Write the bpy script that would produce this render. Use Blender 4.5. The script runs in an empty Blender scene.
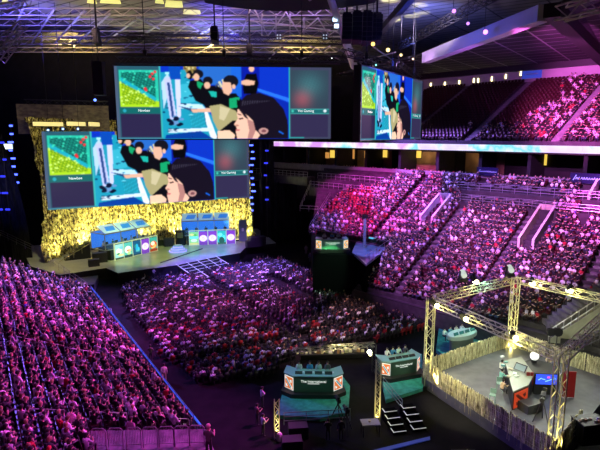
import bpy, math, random
import numpy as np
from mathutils import Vector, Matrix
R = random.Random(11)
NR = np.random.RandomState(5)
SC = bpy.context.scene
COL = SC.collection
PI = math.pi
CAMH = 22.0; F = 520.0
TH = math.atan(91 / F)
CT, ST = math.cos(TH), math.sin(TH)

def ray(px, py):
    x = (px - 300) / F; u = (225 - py) / F
    return Vector((x, CT + u * ST, -ST + u * CT))
def G(px, py, z):                       # point seen at px,py at the height z
    d = ray(px, py); t = (z - CAMH) / d.z
    return Vector((d.x * t, d.y * t, z))
def D(px, py, y):                       # point seen at px,py at the distance y
    d = ray(px, py); t = y / d.y
    return Vector((d.x * t, y, CAMH + d.z * t))
def PP(px, py, P, n):                   # point seen at px,py on a plane
    d = ray(px, py); C = Vector((0, 0, CAMH))
    t = (P - C).dot(n) / d.dot(n)
    return C + d * t
def proj(P):
    v = P - Vector((0, 0, CAMH))
    w = v.y * CT - v.z * ST
    if w <= 0.1: return (-9999, -9999)
    return (300 + F * v.x / w, 225 - F * (v.y * ST + v.z * CT) / w)
def inpoly(x, y, poly):
    c = False; n = len(poly); j = n - 1
    for i in range(n):
        xi, yi = poly[i]; xj, yj = poly[j]
        if (yi > y) != (yj > y) and x < (xj - xi) * (y - yi) / (yj - yi) + xi: c = not c
        j = i
    return c

# ------------------------------------------------------------------ materials
MATS = {}
def mat(name, col=(.5, .5, .5), rough=.6, metal=0.0, emit=None, es=0.0, alpha=None):
    if name in MATS: return MATS[name]
    m = bpy.data.materials.new(name); m.use_nodes = True
    b = m.node_tree.nodes['Principled BSDF']
    b.inputs['Base Color'].default_value = (*col, 1)
    b.inputs['Roughness'].default_value = rough
    b.inputs['Metallic'].default_value = metal
    if emit:
        b.inputs['Emission Color'].default_value = (*emit, 1)
        b.inputs['Emission Strength'].default_value = es
    if alpha is not None: b.inputs['Alpha'].default_value = alpha
    MATS[name] = m
    return m
def noisy(name, c1, c2, scale=5.0, rough=.7, detail=4, stretch=(1, 1, 1), ramp=(.35, .65), metal=0, bump=0.0):
    if name in MATS: return MATS[name]
    m = mat(name, c1, rough, metal); nt = m.node_tree; b = nt.nodes['Principled BSDF']
    tc = nt.nodes.new('ShaderNodeTexCoord'); mp = nt.nodes.new('ShaderNodeMapping')
    mp.inputs['Scale'].default_value = stretch
    n = nt.nodes.new('ShaderNodeTexNoise'); n.inputs['Scale'].default_value = scale; n.inputs['Detail'].default_value = detail
    r = nt.nodes.new('ShaderNodeValToRGB')
    r.color_ramp.elements[0].position = ramp[0]; r.color_ramp.elements[0].color = (*c1, 1)
    r.color_ramp.elements[1].position = ramp[1]; r.color_ramp.elements[1].color = (*c2, 1)
    L = nt.links.new
    L(tc.outputs['Object'], mp.inputs['Vector']); L(mp.outputs['Vector'], n.inputs['Vector'])
    L(n.outputs['Fac'], r.inputs['Fac']); L(r.outputs['Color'], b.inputs['Base Color'])
    if bump:
        bp = nt.nodes.new('ShaderNodeBump'); bp.inputs['Strength'].default_value = bump
        L(n.outputs['Fac'], bp.inputs['Height']); L(bp.outputs['Normal'], b.inputs['Normal'])
    return m
def objcol(name, rough=.8, mul=1.0):
    m = mat(name, (1, 1, 1), rough); nt = m.node_tree
    oi = nt.nodes.new('ShaderNodeObjectInfo')
    nt.links.new(oi.outputs['Color'], nt.nodes['Principled BSDF'].inputs['Base Color'])
    return m
def attrcol(name, rough=.8, emit=0.0):
    m = mat(name, (1, 1, 1), rough); nt = m.node_tree; b = nt.nodes['Principled BSDF']
    a = nt.nodes.new('ShaderNodeAttribute'); a.attribute_name = 'Col'
    if emit:
        b.inputs['Base Color'].default_value = (.01, .01, .012, 1)
        nt.links.new(a.outputs['Color'], b.inputs['Emission Color']); b.inputs['Emission Strength'].default_value = emit
    else:
        nt.links.new(a.outputs['Color'], b.inputs['Base Color'])
    return m
def glass(name, col=(.8, .9, 1), a=.18):
    if name in MATS: return MATS[name]
    m = mat(name, col, .05, 0, alpha=a)
    return m

# ------------------------------------------------------------------ mesh builder
class MB:
    def __init__(s): s.v = []; s.f = []; s.m = []
    def add(s, vs, fs, mi=0):
        o = len(s.v); s.v += [tuple(v) for v in vs]; s.f += [tuple(i + o for i in f) for f in fs]; s.m += [mi] * len(fs); return s
    def quad(s, a, b, c, d, mi=0): return s.add([a, b, c, d], [(0, 1, 2, 3)], mi)
    def poly(s, pts, mi=0): return s.add(pts, [tuple(range(len(pts)))], mi)
    def box(s, c, size, rz=0, mi=0, M=None):
        x, y, z = size[0] / 2, size[1] / 2, size[2] / 2
        vs = [Vector(p) for p in ((-x, -y, -z), (x, -y, -z), (x, y, -z), (-x, y, -z), (-x, -y, z), (x, -y, z), (x, y, z), (-x, y, z))]
        T = Matrix.Translation(Vector(c)) @ (M if M is not None else Matrix.Rotation(rz, 4, 'Z'))
        vs = [T @ v for v in vs]
        return s.add(vs, [(0, 3, 2, 1), (4, 5, 6, 7), (0, 1, 5, 4), (1, 2, 6, 5), (2, 3, 7, 6), (3, 0, 4, 7)], mi)
    def tube(s, a, b, r, n=4, mi=0, r2=None):
        a = Vector(a); b = Vector(b); d = b - a
        if d.length < 1e-6: return s
        q = d.to_track_quat('Z', 'Y'); r2 = r if r2 is None else r2
        vs = []
        for k in range(n):
            an = 2 * PI * k / n + PI / 4; vs.append(a + q @ Vector((r * math.cos(an), r * math.sin(an), 0)))
        for k in range(n):
            an = 2 * PI * k / n + PI / 4; vs.append(b + q @ Vector((r2 * math.cos(an), r2 * math.sin(an), 0)))
        fs = [(k, (k + 1) % n, n + (k + 1) % n, n + k) for k in range(n)] + [tuple(range(n))[::-1], tuple(range(n, 2 * n))]
        return s.add(vs, fs, mi)
    def chain(s, pts, rs, n=6, mi=0, sx=1.0, flat=None):           # one continuous tapering limb
        vs = []; N = len(pts); pts = [Vector(p) for p in pts]
        for i, p in enumerate(pts):
            d = pts[min(i + 1, N - 1)] - pts[max(i - 1, 0)]
            q = d.to_track_quat('Z', 'X')
            for k in range(n):
                an = 2 * PI * k / n
                vs.append(p + q @ Vector((rs[i] * math.cos(an), rs[i] * math.sin(an) * (flat or 1), 0)))
        fs = []
        for i in range(N - 1):
            for k in range(n):
                fs.append((i * n + k, i * n + (k + 1) % n, (i + 1) * n + (k + 1) % n, (i + 1) * n + k))
        fs += [tuple(range(n))[::-1], tuple(range((N - 1) * n, N * n))]
        return s.add(vs, fs, mi)
    def ball(s, c, r, nu=8, nv=5, mi=0, sc=(1, 1, 1), half=False):
        vs = []; c = Vector(c)
        for j in range(nv + 1):
            ph = (PI / 2 if half else PI) * j / nv
            for k in range(nu):
                an = 2 * PI * k / nu
                vs.append(c + Vector((r * sc[0] * math.sin(ph) * math.cos(an), r * sc[1] * math.sin(ph) * math.sin(an), r * sc[2] * math.cos(ph))))
        fs = [(j * nu + k, (j + 1) * nu + k, (j + 1) * nu + (k + 1) % nu, j * nu + (k + 1) % nu) for j in range(nv) for k in range(nu)]
        return s.add(vs, fs, mi)
    def prism(s, pts, z0, z1, mi=0):
        n = len(pts)
        vs = [(p[0], p[1], z0) for p in pts] + [(p[0], p[1], z1) for p in pts]
        fs = [(k, (k + 1) % n, n + (k + 1) % n, n + k) for k in range(n)] + [tuple(range(n))[::-1], tuple(range(n, 2 * n))]
        return s.add(vs, fs, mi)
    def slab(s, a, b, c, d, t, mi=0):                              # a quad given a thickness along its normal
        a, b, c, d = map(Vector, (a, b, c, d)); n = (b - a).cross(d - a).normalized() * t
        vs = [a, b, c, d, a + n, b + n, c + n, d + n]
        return s.add(vs, [(0, 3, 2, 1), (4, 5, 6, 7), (0, 1, 5, 4), (1, 2, 6, 5), (2, 3, 7, 6), (3, 0, 4, 7)], mi)
    def build(s, name, m, parent=None, smooth=False, loc=None):
        me = bpy.data.meshes.new(name); me.from_pydata(s.v, [], s.f)
        for x in (m if isinstance(m, (list, tuple)) else [m]): me.materials.append(x)
        if any(s.m): me.polygons.foreach_set('material_index', s.m)
        if smooth: me.polygons.foreach_set('use_smooth', [True] * len(s.f))
        me.validate(); me.update()
        o = bpy.data.objects.new(name, me); COL.objects.link(o)
        if parent: o.parent = parent
        if loc is not None: o.location = loc
        return o
def tag(o, label=None, cat=None, group=None, kind=None):
    if label: o['label'] = label
    if cat: o['category'] = cat
    if group: o['group'] = group
    if kind: o['kind'] = kind
    return o
def thing(name, label, cat, loc=(0, 0, 0), rz=0, group=None):
    o = bpy.data.objects.new(name, None); COL.objects.link(o); o.empty_display_size = .3
    o.location = loc; o.rotation_euler = (0, 0, rz); return tag(o, label, cat, group)
def struct(name, mb, m, **k):
    o = mb.build(name, m, **k); o['kind'] = 'structure'; return o
def dup(root, loc=None, rz=None, label=None, group=None):
    r = root.copy(); COL.objects.link(r)
    if loc is not None: r.location = loc
    if rz is not None: r.rotation_euler = (0, 0, rz)
    if label: r['label'] = label
    if group: r['group'] = group
    for ch in root.children:
        c = ch.copy(); COL.objects.link(c); c.parent = r
        for g in ch.children:
            d = g.copy(); COL.objects.link(d); d.parent = c
    return r
def text(name, body, size, m, parent, loc, rot, ext=.0, align='CENTER'):
    cu = bpy.data.curves.new(name, 'FONT'); cu.body = body; cu.size = size; cu.extrude = ext
    cu.align_x = align; cu.align_y = 'CENTER'; cu.materials.append(m)
    t = bpy.data.objects.new(name, cu)
    me = None
    COL.objects.link(t); dg = bpy.context.evaluated_depsgraph_get()
    me = bpy.data.meshes.new_from_object(t.evaluated_get(dg)); me.name = name
    COL.objects.unlink(t); bpy.data.objects.remove(t)
    o = bpy.data.objects.new(name, me); COL.objects.link(o); o.parent = parent
    if not me.materials: me.materials.append(m)
    o.location = loc; o.rotation_euler = rot
    return o
def ordn(n):
    return '%d%s' % (n, 'th' if 10 < n % 100 < 14 else {1: 'st', 2: 'nd', 3: 'rd'}.get(n % 10, 'th'))

black = mat('black_paint', (.012, .012, .014), .55)
drape_black = noisy('black_drape', (.006, .006, .008), (.02, .02, .026), 3, .9, stretch=(3, 3, .2))
alu = mat('truss_aluminium', (.55, .55, .55), .35, .9)
darkalu = mat('dark_rigging_metal', (.05, .05, .06), .45, .7)
whitepaint = mat('white_paint', (.75, .75, .78), .5)
greywall = noisy('painted_concrete', (.38, .37, .38), (.48, .47, .48), 1.5, .8)
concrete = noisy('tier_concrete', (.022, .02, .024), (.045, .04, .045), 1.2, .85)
railm = mat('rail_metal', (.42, .42, .45), .35, .8)

def truss(name, a, b, label, cat='truss', w=.4, step=None, m=None, r=.03, group=None, up=None):
    a = Vector(a); b = Vector(b); d = b - a; L = d.length; m = m or alu
    root = thing(name, label, cat, a, 0, group)
    q = d.to_track_quat('Z', 'Y'); step = step or w * 1.1
    cs = [Vector((sx * w / 2, sy * w / 2, 0)) for sx, sy in ((-1, -1), (1, -1), (1, 1), (-1, 1))]
    for c in cs:
        MB().tube(q @ c, q @ (c + Vector((0, 0, L))), r, 6).build('chord', m, root)
    lb = MB(); n = max(1, int(L / step)); s = L / n
    for i in range(n):
        for k in range(4):
            c0, c1 = cs[k], cs[(k + 1) % 4]
            if i % 2: c0, c1 = c1, c0
            lb.tube(q @ (c0 + Vector((0, 0, i * s))), q @ (c1 + Vector((0, 0, (i + 1) * s))), r * .6, 4)
    lb.build('lacing', m, root)
    return root
def lamp_fixture(loc, target, col, size, es, label, group=None, cat='stage light', spot=None, spotdeg=40, name='stage_light', lens_only=False, rad=.12):
    """yoke, can, lens; and the light it gives"""
    loc = Vector(loc); d = (Vector(target) - loc).normalized(); q = d.to_track_quat('-Z', 'Y')
    t = thing(name, label, cat, loc, 0, group)
    t.rotation_mode = 'QUATERNION'; t.rotation_quaternion = q
    s = size
    MB().tube((0, 0, s * 1.3), (0, 0, 0), s * .38, 8, r2=s * .5).build('housing', black, t)
    em = mat('lens_%02d%02d%02d_%d' % (int(col[0] * 20), int(col[1] * 20), int(col[2] * 20), int(es)), (.1, .1, .1), .3, 0, col, es)
    MB().ball((0, 0, .02 * s), s * .44, 10, 4, sc=(1, 1, -.45), half=True).build('lens', em, t)
    y = MB()
    for sx in (-1, 1): y.tube((sx * s * .56, 0, s * .6), (sx * s * .56, 0, s * 1.6), s * .05, 4)
    y.tube((-s * .56, 0, s * 1.6), (s * .56, 0, s * 1.6), s * .05, 4); y.build('yoke', darkalu, t)
    if spot:
        add_spot(loc + d * (s * .25), target, col, spot, spotdeg, rad)
    return t
def add_spot(loc, target, col, power, deg, rad=.3, blend=.6, name='spot_lamp'):
    l = bpy.data.lights.new(name, 'SPOT'); l.energy = power; l.color = col; l.spot_size = math.radians(deg); l.spot_blend = blend; l.shadow_soft_size = rad
    o = bpy.data.objects.new(name, l); COL.objects.link(o); o.location = loc
    o.rotation_euler = (Vector(target) - Vector(loc)).to_track_quat('-Z', 'Y').to_euler()
    return o
def add_point(loc, col, power, rad=.15):
    l = bpy.data.lights.new('point_lamp', 'POINT'); l.energy = power; l.color = col; l.shadow_soft_size = rad
    o = bpy.data.objects.new('point_lamp', l); COL.objects.link(o); o.location = loc; return o
def add_area(loc, target, col, power, sx, sy):
    l = bpy.data.lights.new('area_lamp', 'AREA'); l.energy = power; l.color = col; l.shape = 'RECTANGLE'; l.size = sx; l.size_y = sy
    o = bpy.data.objects.new('area_lamp', l); COL.objects.link(o); o.location = loc
    o.rotation_euler = (Vector(target) - Vector(loc)).to_track_quat('-Z', 'Y').to_euler(); return o
# ------------------------------------------------------------------ camera, world, view
cam = bpy.data.cameras.new('camera'); co = bpy.data.objects.new('camera', cam); COL.objects.link(co)
co.location = (0, 0, CAMH); co.rotation_euler = (PI / 2 - TH, 0, 0)
cam.sensor_width = 36; cam.lens = 36 * F / 600; cam.clip_end = 500
SC.camera = co
SC.view_settings.view_transform = 'Standard'; SC.view_settings.look = 'None'; SC.view_settings.exposure = 0; SC.view_settings.gamma = 1
w = bpy.data.worlds.new('world'); SC.world = w; w.use_nodes = True
w.node_tree.nodes['Background'].inputs[0].default_value = (.35, .18, .5, 1); w.node_tree.nodes['Background'].inputs[1].default_value = .004

# ------------------------------------------------------------------ floor and hall shell
struct('floor', MB().quad((-130, -10, 0), (90, -10, 0), (90, 150, 0), (-130, 150, 0)), noisy('dark_floor', (.0035, .0035, .0045), (.008, .007, .009), .8, .9))
fl_ = MATS['dark_floor'].node_tree.nodes['Principled BSDF']; fl_.inputs['Specular IOR Level'].default_value = .12
darkwall = noisy('dark_wall', (.003, .003, .004), (.007, .006, .009), .6, .95)
struct('wall_back', MB().slab((-120, 128, 0), (80, 150, 0), (80, 150, 46), (-120, 128, 46), .5), darkwall)
struct('wall_left', MB().slab((-95, 20, 0), (-95, 132, 0), (-95, 132, 46), (-95, 20, 46), .5), darkwall)

# stage platform
sa = G(36, 264, 1.5); sb = G(262, 238, 1.5); sdir = (sb - sa).normalized(); snor = Vector((sdir.y, -sdir.x, 0))   # snor points to the audience
if snor.y > 0: snor = -snor
stage_pts = [sa - sdir * 1.0 - snor * 16, G(30, 266, 1.5) , G(60, 275, 1.5), G(106, 268, 1.5), G(118, 273, 1.5), G(178, 265, 1.5), G(216, 257, 1.5), G(240, 253, 1.5), G(246, 247, 1.5), G(276, 243, 1.5), sb + sdir * 4 - snor * 10]
m_st = noisy('stage_floor', (.30, .30, .30), (.42, .42, .42), .5, .28)
st = MB(); st.prism([(p.x, p.y) for p in stage_pts], 0, 1.5)
st = st.build('stage', [m_st, black]); tag(st, 'raised glossy stage platform washed in green, cyan and purple light', 'stage')
for p in st.data.polygons:
    p.material_index = 0 if abs(p.normal.z) > .5 else 1

# gold crinkled curtain behind the stage
def goldmat():
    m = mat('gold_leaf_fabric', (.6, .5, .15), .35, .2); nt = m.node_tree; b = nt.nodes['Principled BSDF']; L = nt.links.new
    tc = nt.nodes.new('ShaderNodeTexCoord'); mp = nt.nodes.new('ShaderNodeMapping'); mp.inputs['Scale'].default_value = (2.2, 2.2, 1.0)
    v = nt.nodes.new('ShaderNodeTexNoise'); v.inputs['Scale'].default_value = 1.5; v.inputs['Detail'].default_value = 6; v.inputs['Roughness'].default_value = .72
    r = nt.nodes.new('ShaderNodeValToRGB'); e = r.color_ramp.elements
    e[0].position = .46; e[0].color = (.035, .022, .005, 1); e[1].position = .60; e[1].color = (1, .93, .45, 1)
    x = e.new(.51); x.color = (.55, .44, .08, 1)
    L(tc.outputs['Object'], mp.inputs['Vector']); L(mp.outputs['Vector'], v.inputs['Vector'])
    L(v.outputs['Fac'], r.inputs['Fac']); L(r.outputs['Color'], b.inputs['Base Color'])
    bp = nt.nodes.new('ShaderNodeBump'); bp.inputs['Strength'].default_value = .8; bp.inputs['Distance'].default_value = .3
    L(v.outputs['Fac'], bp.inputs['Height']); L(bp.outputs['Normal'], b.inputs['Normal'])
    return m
gold = goldmat()
ca = G(38, 263, 1.5); cb = G(262, 238.5, 1.5); cdir = (cb - ca); CW = cdir.length; cdir.normalize(); cnor = Vector((cdir.y, -cdir.x, 0))
CHT = 23.0
cpath = [G(38, 263, 1.5), G(62, 254, 1.5), G(88, 245, 1.5), G(130, 239, 1.5), G(180, 236.5, 1.5), G(235, 236.5, 1.5), G(262, 240.5, 1.5)]
cseg = [(b - a).length for a, b in zip(cpath[:-1], cpath[1:])]; CW = sum(cseg)
def cpt(s):
    if s < 0: return cpath[0] + (cpath[1] - cpath[0]).normalized() * s, cnor
    for k, L_ in enumerate(cseg):
        if s <= L_ or k == len(cseg) - 1:
            d_ = (cpath[k + 1] - cpath[k]).normalized(); return cpath[k] + d_ * s, Vector((d_.y, -d_.x, 0))
        s -= L_
mb = MB(); NX, NZ = 220, 90; vs = []
for j in range(NZ + 1):
    for i in range(NX + 1):
        u = i / NX; v = j / NZ; s = u * CW
        # the left edge leans inward toward the floor, the right edge flares out low down
        s0 = 2.4 * min(1, max(0, v - .12) * 6) - 7 * max(0, v - .62); s1 = CW - 2.8 * min(1, v * 3.0) ** .6
        s = s0 + (s1 - s0) * u
        off = .35 * math.sin(s * 2.1) + .18 * math.sin(s * 5.3 + 1) + .25 * R.random() + (1 - v) ** 6 * 1.0
        P0_, n_ = cpt(s); P = P0_ + n_ * (off); vs.append((P.x, P.y, 1.5 + v * CHT + .2 * R.random()))
fs = [(j * (NX + 1) + i, j * (NX + 1) + i + 1, (j + 1) * (NX + 1) + i + 1, (j + 1) * (NX + 1) + i) for j in range(NZ) for i in range(NX)]
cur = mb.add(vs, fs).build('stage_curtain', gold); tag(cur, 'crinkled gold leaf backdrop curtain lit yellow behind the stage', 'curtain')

# black drapes at the two sides of the stage
def drape(name, a, b, z0, z1, label, m=drape_black, fold=.35, top_in=0.0, group=None, wl=1.6):
    a = Vector(a); b = Vector(b); d = b - a; L = d.length; d.normalize(); n = Vector((d.y, -d.x, 0))
    nx = max(8, int(L * 4)); nz = 8; vs = []
    for j in range(nz + 1):
        for i in range(nx + 1):
            v = j / nz; s = L * i / nx; ss = s + top_in * v * v * (1 - i / nx * 0)
            o = fold * math.sin(s * 2 * PI / wl) + fold * .4 * math.sin(s * 2.9 + 1)
            P = a + d * ss + n * o; vs.append((P.x, P.y, z0 + (z1 - z0) * v))
    fs = [(j * (nx + 1) + i, j * (nx + 1) + i + 1, (j + 1) * (nx + 1) + i + 1, (j + 1) * (nx + 1) + i) for j in range(nz) for i in range(nx)]
    o = MB().add(vs, fs).build(name, m, smooth=True); tag(o, label, 'drape', group); return o
dl1 = G(36, 266, .0); dl0 = G(-40, 282, .0)
drape('stage_drape', dl0, dl1 + Vector((-.6, 0, 0)), 0, 25, 'tall black side drape with blue light streaks left of the stage', top_in=-4.5)
dr0 = G(258, 246, 0); dr1 = G(312, 239, 0)
drm = G(275, 244, 0)
drape('stage_drape', dr0 + Vector((.4, 1, 0)), drm, 0, 23, 'tall black side drape right of the stage')
drape('stage_drape', drm, dr1, 0, 12.5, 'lower black drape between the stage and the red stands')
# columns of blue LED lamps, and glowing stand-ins for highlights on drape folds
bluelens = mat('blue_led', (.02, .02, .1), .3, 0, (.06, .10, 1.0), 5)
blueglow = mat('blue_glow_dim', (.02, .02, .1), .3, 0, (.03, .04, .9), 1.6)
def led_tower(P, z0, z1, n, label, m=bluelens, w=.9, seed=1):
    t = thing('led_batten', label, 'led light', P, 0)
    MB().box((0, 0, z1 / 2), (.12, .12, z1)).build('pole', black, t)
    rr = random.Random(seed)
    for k in range(n):
        z = z0 + (z1 - z0) * (k + .5) / n
        MB().box((rr.uniform(-w * .3, w * .3), -.2, z), (w * rr.uniform(.5, 1), .12, .28)).build('lamp_head', m, t)
    return t
P = G(254, 244, .0) + Vector((0, -1.5, 0)); led_tower(P, 6.5, 20.5, 11, 'blue LED batten tower at the right edge of the stage screen', seed=4)
P = G(38, 262, 0) + Vector((-2.0, -1.0, 0)); led_tower(P, 8, 24, 12, 'blue LED batten tower at the left edge of the stage screen', seed=5)
for q, (px, lab) in enumerate(((13, 'dim glowing blue highlights on the drape folds, at far left'), (20, 'dim glowing blue highlights on the drape folds, nearer the stage'))):
    P = G(px, 270, 0) + Vector((0, -1.6, 0)); led_tower(P, 9, 22, 5, lab, blueglow, 1.0, 8 + q)  # glowing pieces stand for blue light caught on the drape folds
P = G(268, 243, 0) + Vector((0, -1.8, 0)); led_tower(P, 8, 20, 5, 'dim blue LED batten on the black drape right of the stage', blueglow, .8, 12)

# steps from the stage down to the audience
s0 = G(176, 264.5, 1.5); s1 = G(216, 256.5, 1.5); sd = (s1 - s0).normalized(); so = Vector((sd.y, -sd.x, 0)); SW = (s1 - s0).length
t = thing('stage_steps', 'wide black steps with white edged treads down from the stage front', 'steps', (s0.x, s0.y, 0), math.atan2(sd.y, sd.x))
NS = 6
nose = mat('white_nosing', (.8, .8, .78), .5, 0, (.8, .85, .8), .25)
for k in range(NS):
    z = 1.5 - (k + 1) * 1.5 / (NS + 1); y = -(k + .5) * 1.0
    MB().box((SW / 2, y, z / 2 + .0), (SW, 1.0, z)).build('step', black, t)
    MB().box((SW / 2, y - .49, z + .02), (SW, .06, .05)).build('nosing', nose, t)
for k in range(5):
    x = SW * k / 4
    MB().tube((x, .0, 1.55), (x, -NS * 1.0, .3), .06, 4).build('divider_strip', nose, t)
tb = MB(); tb.tube((-3, 0, .9), (SW * .62, .1, 1.9), .09, 6)
o = tb.build('camera_boom', black); o.location = s0 + so * .5; o.rotation_euler = (0, 0, math.atan2(sd.y, sd.x)); tag(o, 'black boom arm lying across the corner of the stage steps', 'boom arm')

# ------------------------------------------------------------------ the picture the screens show, painted as colours of the LED cells
GW, GH = 430, 146
def paint():
    X, Y = np.meshgrid(np.linspace(116, 330, GW), np.linspace(66, 138.5, GH))
    img = np.zeros((GH, GW, 3)); img[:] = (.03, .10, .55)
    def c1(p): return [(110 + x / 5, 60 + y / 5) for x, y in p]
    def c2(p): return [(215 + x / 5, 60 + y / 5) for x, y in p]
    def poly(p, c, jag=0):
        m = np.zeros(X.shape, bool); n = len(p); j = n - 1
        for i in range(n):
            xi, yi = p[i]; xj, yj = p[j]
            if yi != yj: m ^= ((yi > Y) != (yj > Y)) & (X < (xj - xi) * (Y - yi) / (yj - yi) + xi)
            j = i
        img[m] = c; return m
    def ell(cx, cy, rx, ry, c): 
        m = ((X - cx) / rx) ** 2 + ((Y - cy) / ry) ** 2 < 1; img[m] = c; return m
    def e1(x, y, rx, ry, c): return ell(110 + x / 5, 60 + y / 5, rx / 5, ry / 5, c)
    def e2(x, y, rx, ry, c): return ell(215 + x / 5, 60 + y / 5, rx / 5, ry / 5, c)
    HAIR = (.02, .02, .035); SK = (.85, .55, .42); JK = (.012, .012, .02); GRN = (.02, .45, .22)
    # blue room behind the players
    poly(c1([(250, 20), (1200, 20), (1200, 400), (250, 400)]), (.012, .07, .62))
    poly(c2([(60, 25), (125, 25), (125, 180), (60, 180)]), (.03, .20, .75))
    poly(c2([(125, 25), (215, 25), (215, 190), (125, 190)]), (.01, .03, .45))
    poly(c2([(205, 135), (365, 185), (365, 205), (205, 150)]), (.05, .25, .9))
    poly(c2([(205, 155), (365, 210), (365, 390), (205, 390)]), (.01, .05, .50))
    poly(c1([(440, 25), (600, 25), (600, 120), (440, 120)]), (.05, .22, .65))
    poly(c1([(365, 25), (430, 25), (430, 90), (365, 90)]), (.35, .27, .10))
    for k in range(26):
        e1(370 + R.random() * 60, 30 + R.random() * 55, 5, 5, (.75, .65, .35) if k % 2 else (.12, .09, .05))
    for k in range(16): e1(520 + R.random() * 50, 90 + R.random() * 55, 6, 6, (.7, .7, .5) if k % 2 else (.1, .15, .3))
    # long cyan desk
    poly(c1([(252, 60), (372, 45), (420, 150), (470, 240), (600, 400), (252, 400)]), (.03, .42, .58))
    poly(c1([(340, 120), (400, 110), (440, 200), (350, 215)]), (.08, .55, .70))
    poly(c1([(345, 212), (450, 218), (470, 240), (345, 240)]), (.62, .85, 1))
    poly(c1([(450, 240), (472, 240), (525, 392), (492, 392)]), (.85, .9, 1))
    poly(c1([(280, 345), (500, 335), (500, 352), (280, 362)]), (.75, .88, 1))
    poly(c1([(268, 372), (440, 352), (505, 392), (262, 392)]), (.008, .09, .42))
    poly(c1([(385, 255), (462, 250), (472, 330), (398, 336)]), (.02, .30, .42))
    for k in range(9): poly(c1([(388 + 8 * k, 256), (391 + 8 * k, 256), (402 + 8 * k, 332), (398 + 8 * k, 332)]), (.06, .55, .7))
    for k in range(34):
        x = 262 + R.random() * 190; y = 80 + R.random() * 200; e1(x, y, 4 + 9 * R.random(), 2 + 3 * R.random(), [(.2, .75, .9), (.02, .2, .35), (.01, .08, .2)][k % 3])
    # white monitor arms and the dark cable heap
    poly(c1([(255, 110), (290, 60), (300, 130), (262, 240)]), (.55, .75, .9))
    poly(c1([(268, 90), (300, 80), (325, 290), (292, 296)]), (.62, .66, .95))
    poly(c1([(283, 110), (296, 110), (312, 280), (300, 284)]), (.05, .12, .35))
    poly(c1([(322, 60), (350, 70), (344, 285), (326, 285)]), (.70, .74, 1))
    poly(c1([(275, 60), (352, 58), (352, 66), (275, 68)]), (.5, .9, 1))
    poly(c1([(292, 28), (350, 28), (352, 95), (300, 95)]), (.01, .12, .55))
    for k in range(16): e1(315 + R.uniform(-32, 32), 300 + R.uniform(-28, 24), 13, 7, (.01, .02, .07) if k % 3 else (.2, .4, .7))
    for k in range(10): e1(310 + R.uniform(-40, 60), 345 + R.uniform(-12, 12), 10, 2, (.02, .1, .22))
    # players along the desk
    e1(395, 72, 15, 22, JK); e1(388, 75, 9, 12, SK)
    poly(c1([(395, 100), (450, 90), (500, 160), (480, 230), (420, 200), (385, 130)]), JK)
    poly(c1([(430, 100), (460, 112), (458, 150), (432, 130)]), GRN)
    e1(437, 66, 26, 22, HAIR); e1(428, 82, 14, 18, SK)
    poly(c1([(455, 120), (520, 125), (560, 190), (560, 250), (470, 235), (430, 180)]), JK)
    poly(c1([(485, 150), (540, 155), (545, 185), (500, 178)]), (.03, .55, .48))
    e1(484, 100, 24, 22, HAIR); e1(480, 122, 15, 17, SK)
    poly(c1([(330, 225), (400, 238), (440, 240), (435, 256), (400, 254)]), (.05, .12, .28))
    poly(c1([(530, 170), (620, 160), (760, 330), (600, 392), (520, 300), (520, 200)]), JK)
    poly(c1([(580, 190), (640, 180), (630, 250), (590, 250)]), GRN)
    poly(c2([(60, 190), (100, 180), (108, 225), (80, 240), (55, 235)]), GRN)
    poly(c2([(0, 120), (40, 150), (70, 180), (120, 200), (110, 240), (60, 300), (0, 330)]), JK)
    poly(c2([(62, 188), (98, 182), (102, 232), (62, 238)]), GRN)
    e2(72, 102, 38, 32, HAIR); poly(c2([(30, 104), (72, 108), (78, 150), (60, 172), (36, 160), (28, 135)]), SK); e2(86, 128, 9, 12, SK)
    # forearm and pale sleeve reaching the mouse
    poly(c1([(395, 242), (490, 236), (500, 256), (405, 258)]), SK)
    poly(c1([(488, 226), (545, 216), (620, 250), (640, 300), (560, 345), (528, 350), (505, 300)]), (.50, .46, .26))
    poly(c1([(540, 225), (590, 240), (560, 300), (535, 290)]), (.68, .62, .42))
    poly(c1([(525, 360), (600, 300), (700, 300), (760, 392), (520, 392)]), JK)
    # man standing with folded arms
    poly(c2([(150, 65), (200, 62), (210, 110), (198, 165), (135, 165), (130, 110)]), (.008, .008, .012))
    e2(176, 38, 13, 16, SK)
    poly(c2([(126, 100), (150, 92), (192, 100), (188, 118), (150, 122), (126, 116)]), SK)
    # the near player's head
    poly(c2([(112, 230), (118, 200), (150, 168), (215, 158), (285, 182), (335, 240), (355, 300), (358, 392), (180, 392), (178, 330), (120, 262)]), (.022, .016, .035))
    poly(c2([(104, 240), (125, 248), (180, 300), (190, 345), (215, 372), (200, 392), (98, 392), (92, 352), (98, 340), (94, 330), (84, 318), (104, 288), (99, 268)]), (.92, .62, .50))
    poly(c2([(150, 290), (182, 305), (192, 350), (175, 392), (150, 392), (160, 350)]), (.55, .30, .28))
    poly(c2([(108, 240), (130, 246), (158, 292), (140, 284), (124, 262)]), (.03, .02, .04)); poly(c2([(103, 262), (122, 268), (124, 274), (104, 268)]), (.12, .05, .05))
    poly(c2([(108, 287), (128, 284), (132, 290), (111, 294)]), (.05, .02, .03)); poly(c2([(88, 318), (104, 320), (110, 326), (97, 330)]), (.6, .32, .26))
    poly(c2([(92, 342), (112, 345), (110, 351), (93, 352)]), (.62, .2, .22))
    e2(232, 352, 24, 16, (.62, .38, .36)); e2(234, 352, 12, 8, (.28, .12, .14))
    for k in range(12):
        x = 125 + k * 12; poly(c2([(x, 225 - k * 2), (x + 4, 222 - k * 2), (x + 9, 200), (x + 5, 196)]), (.10, .09, .14))
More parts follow.
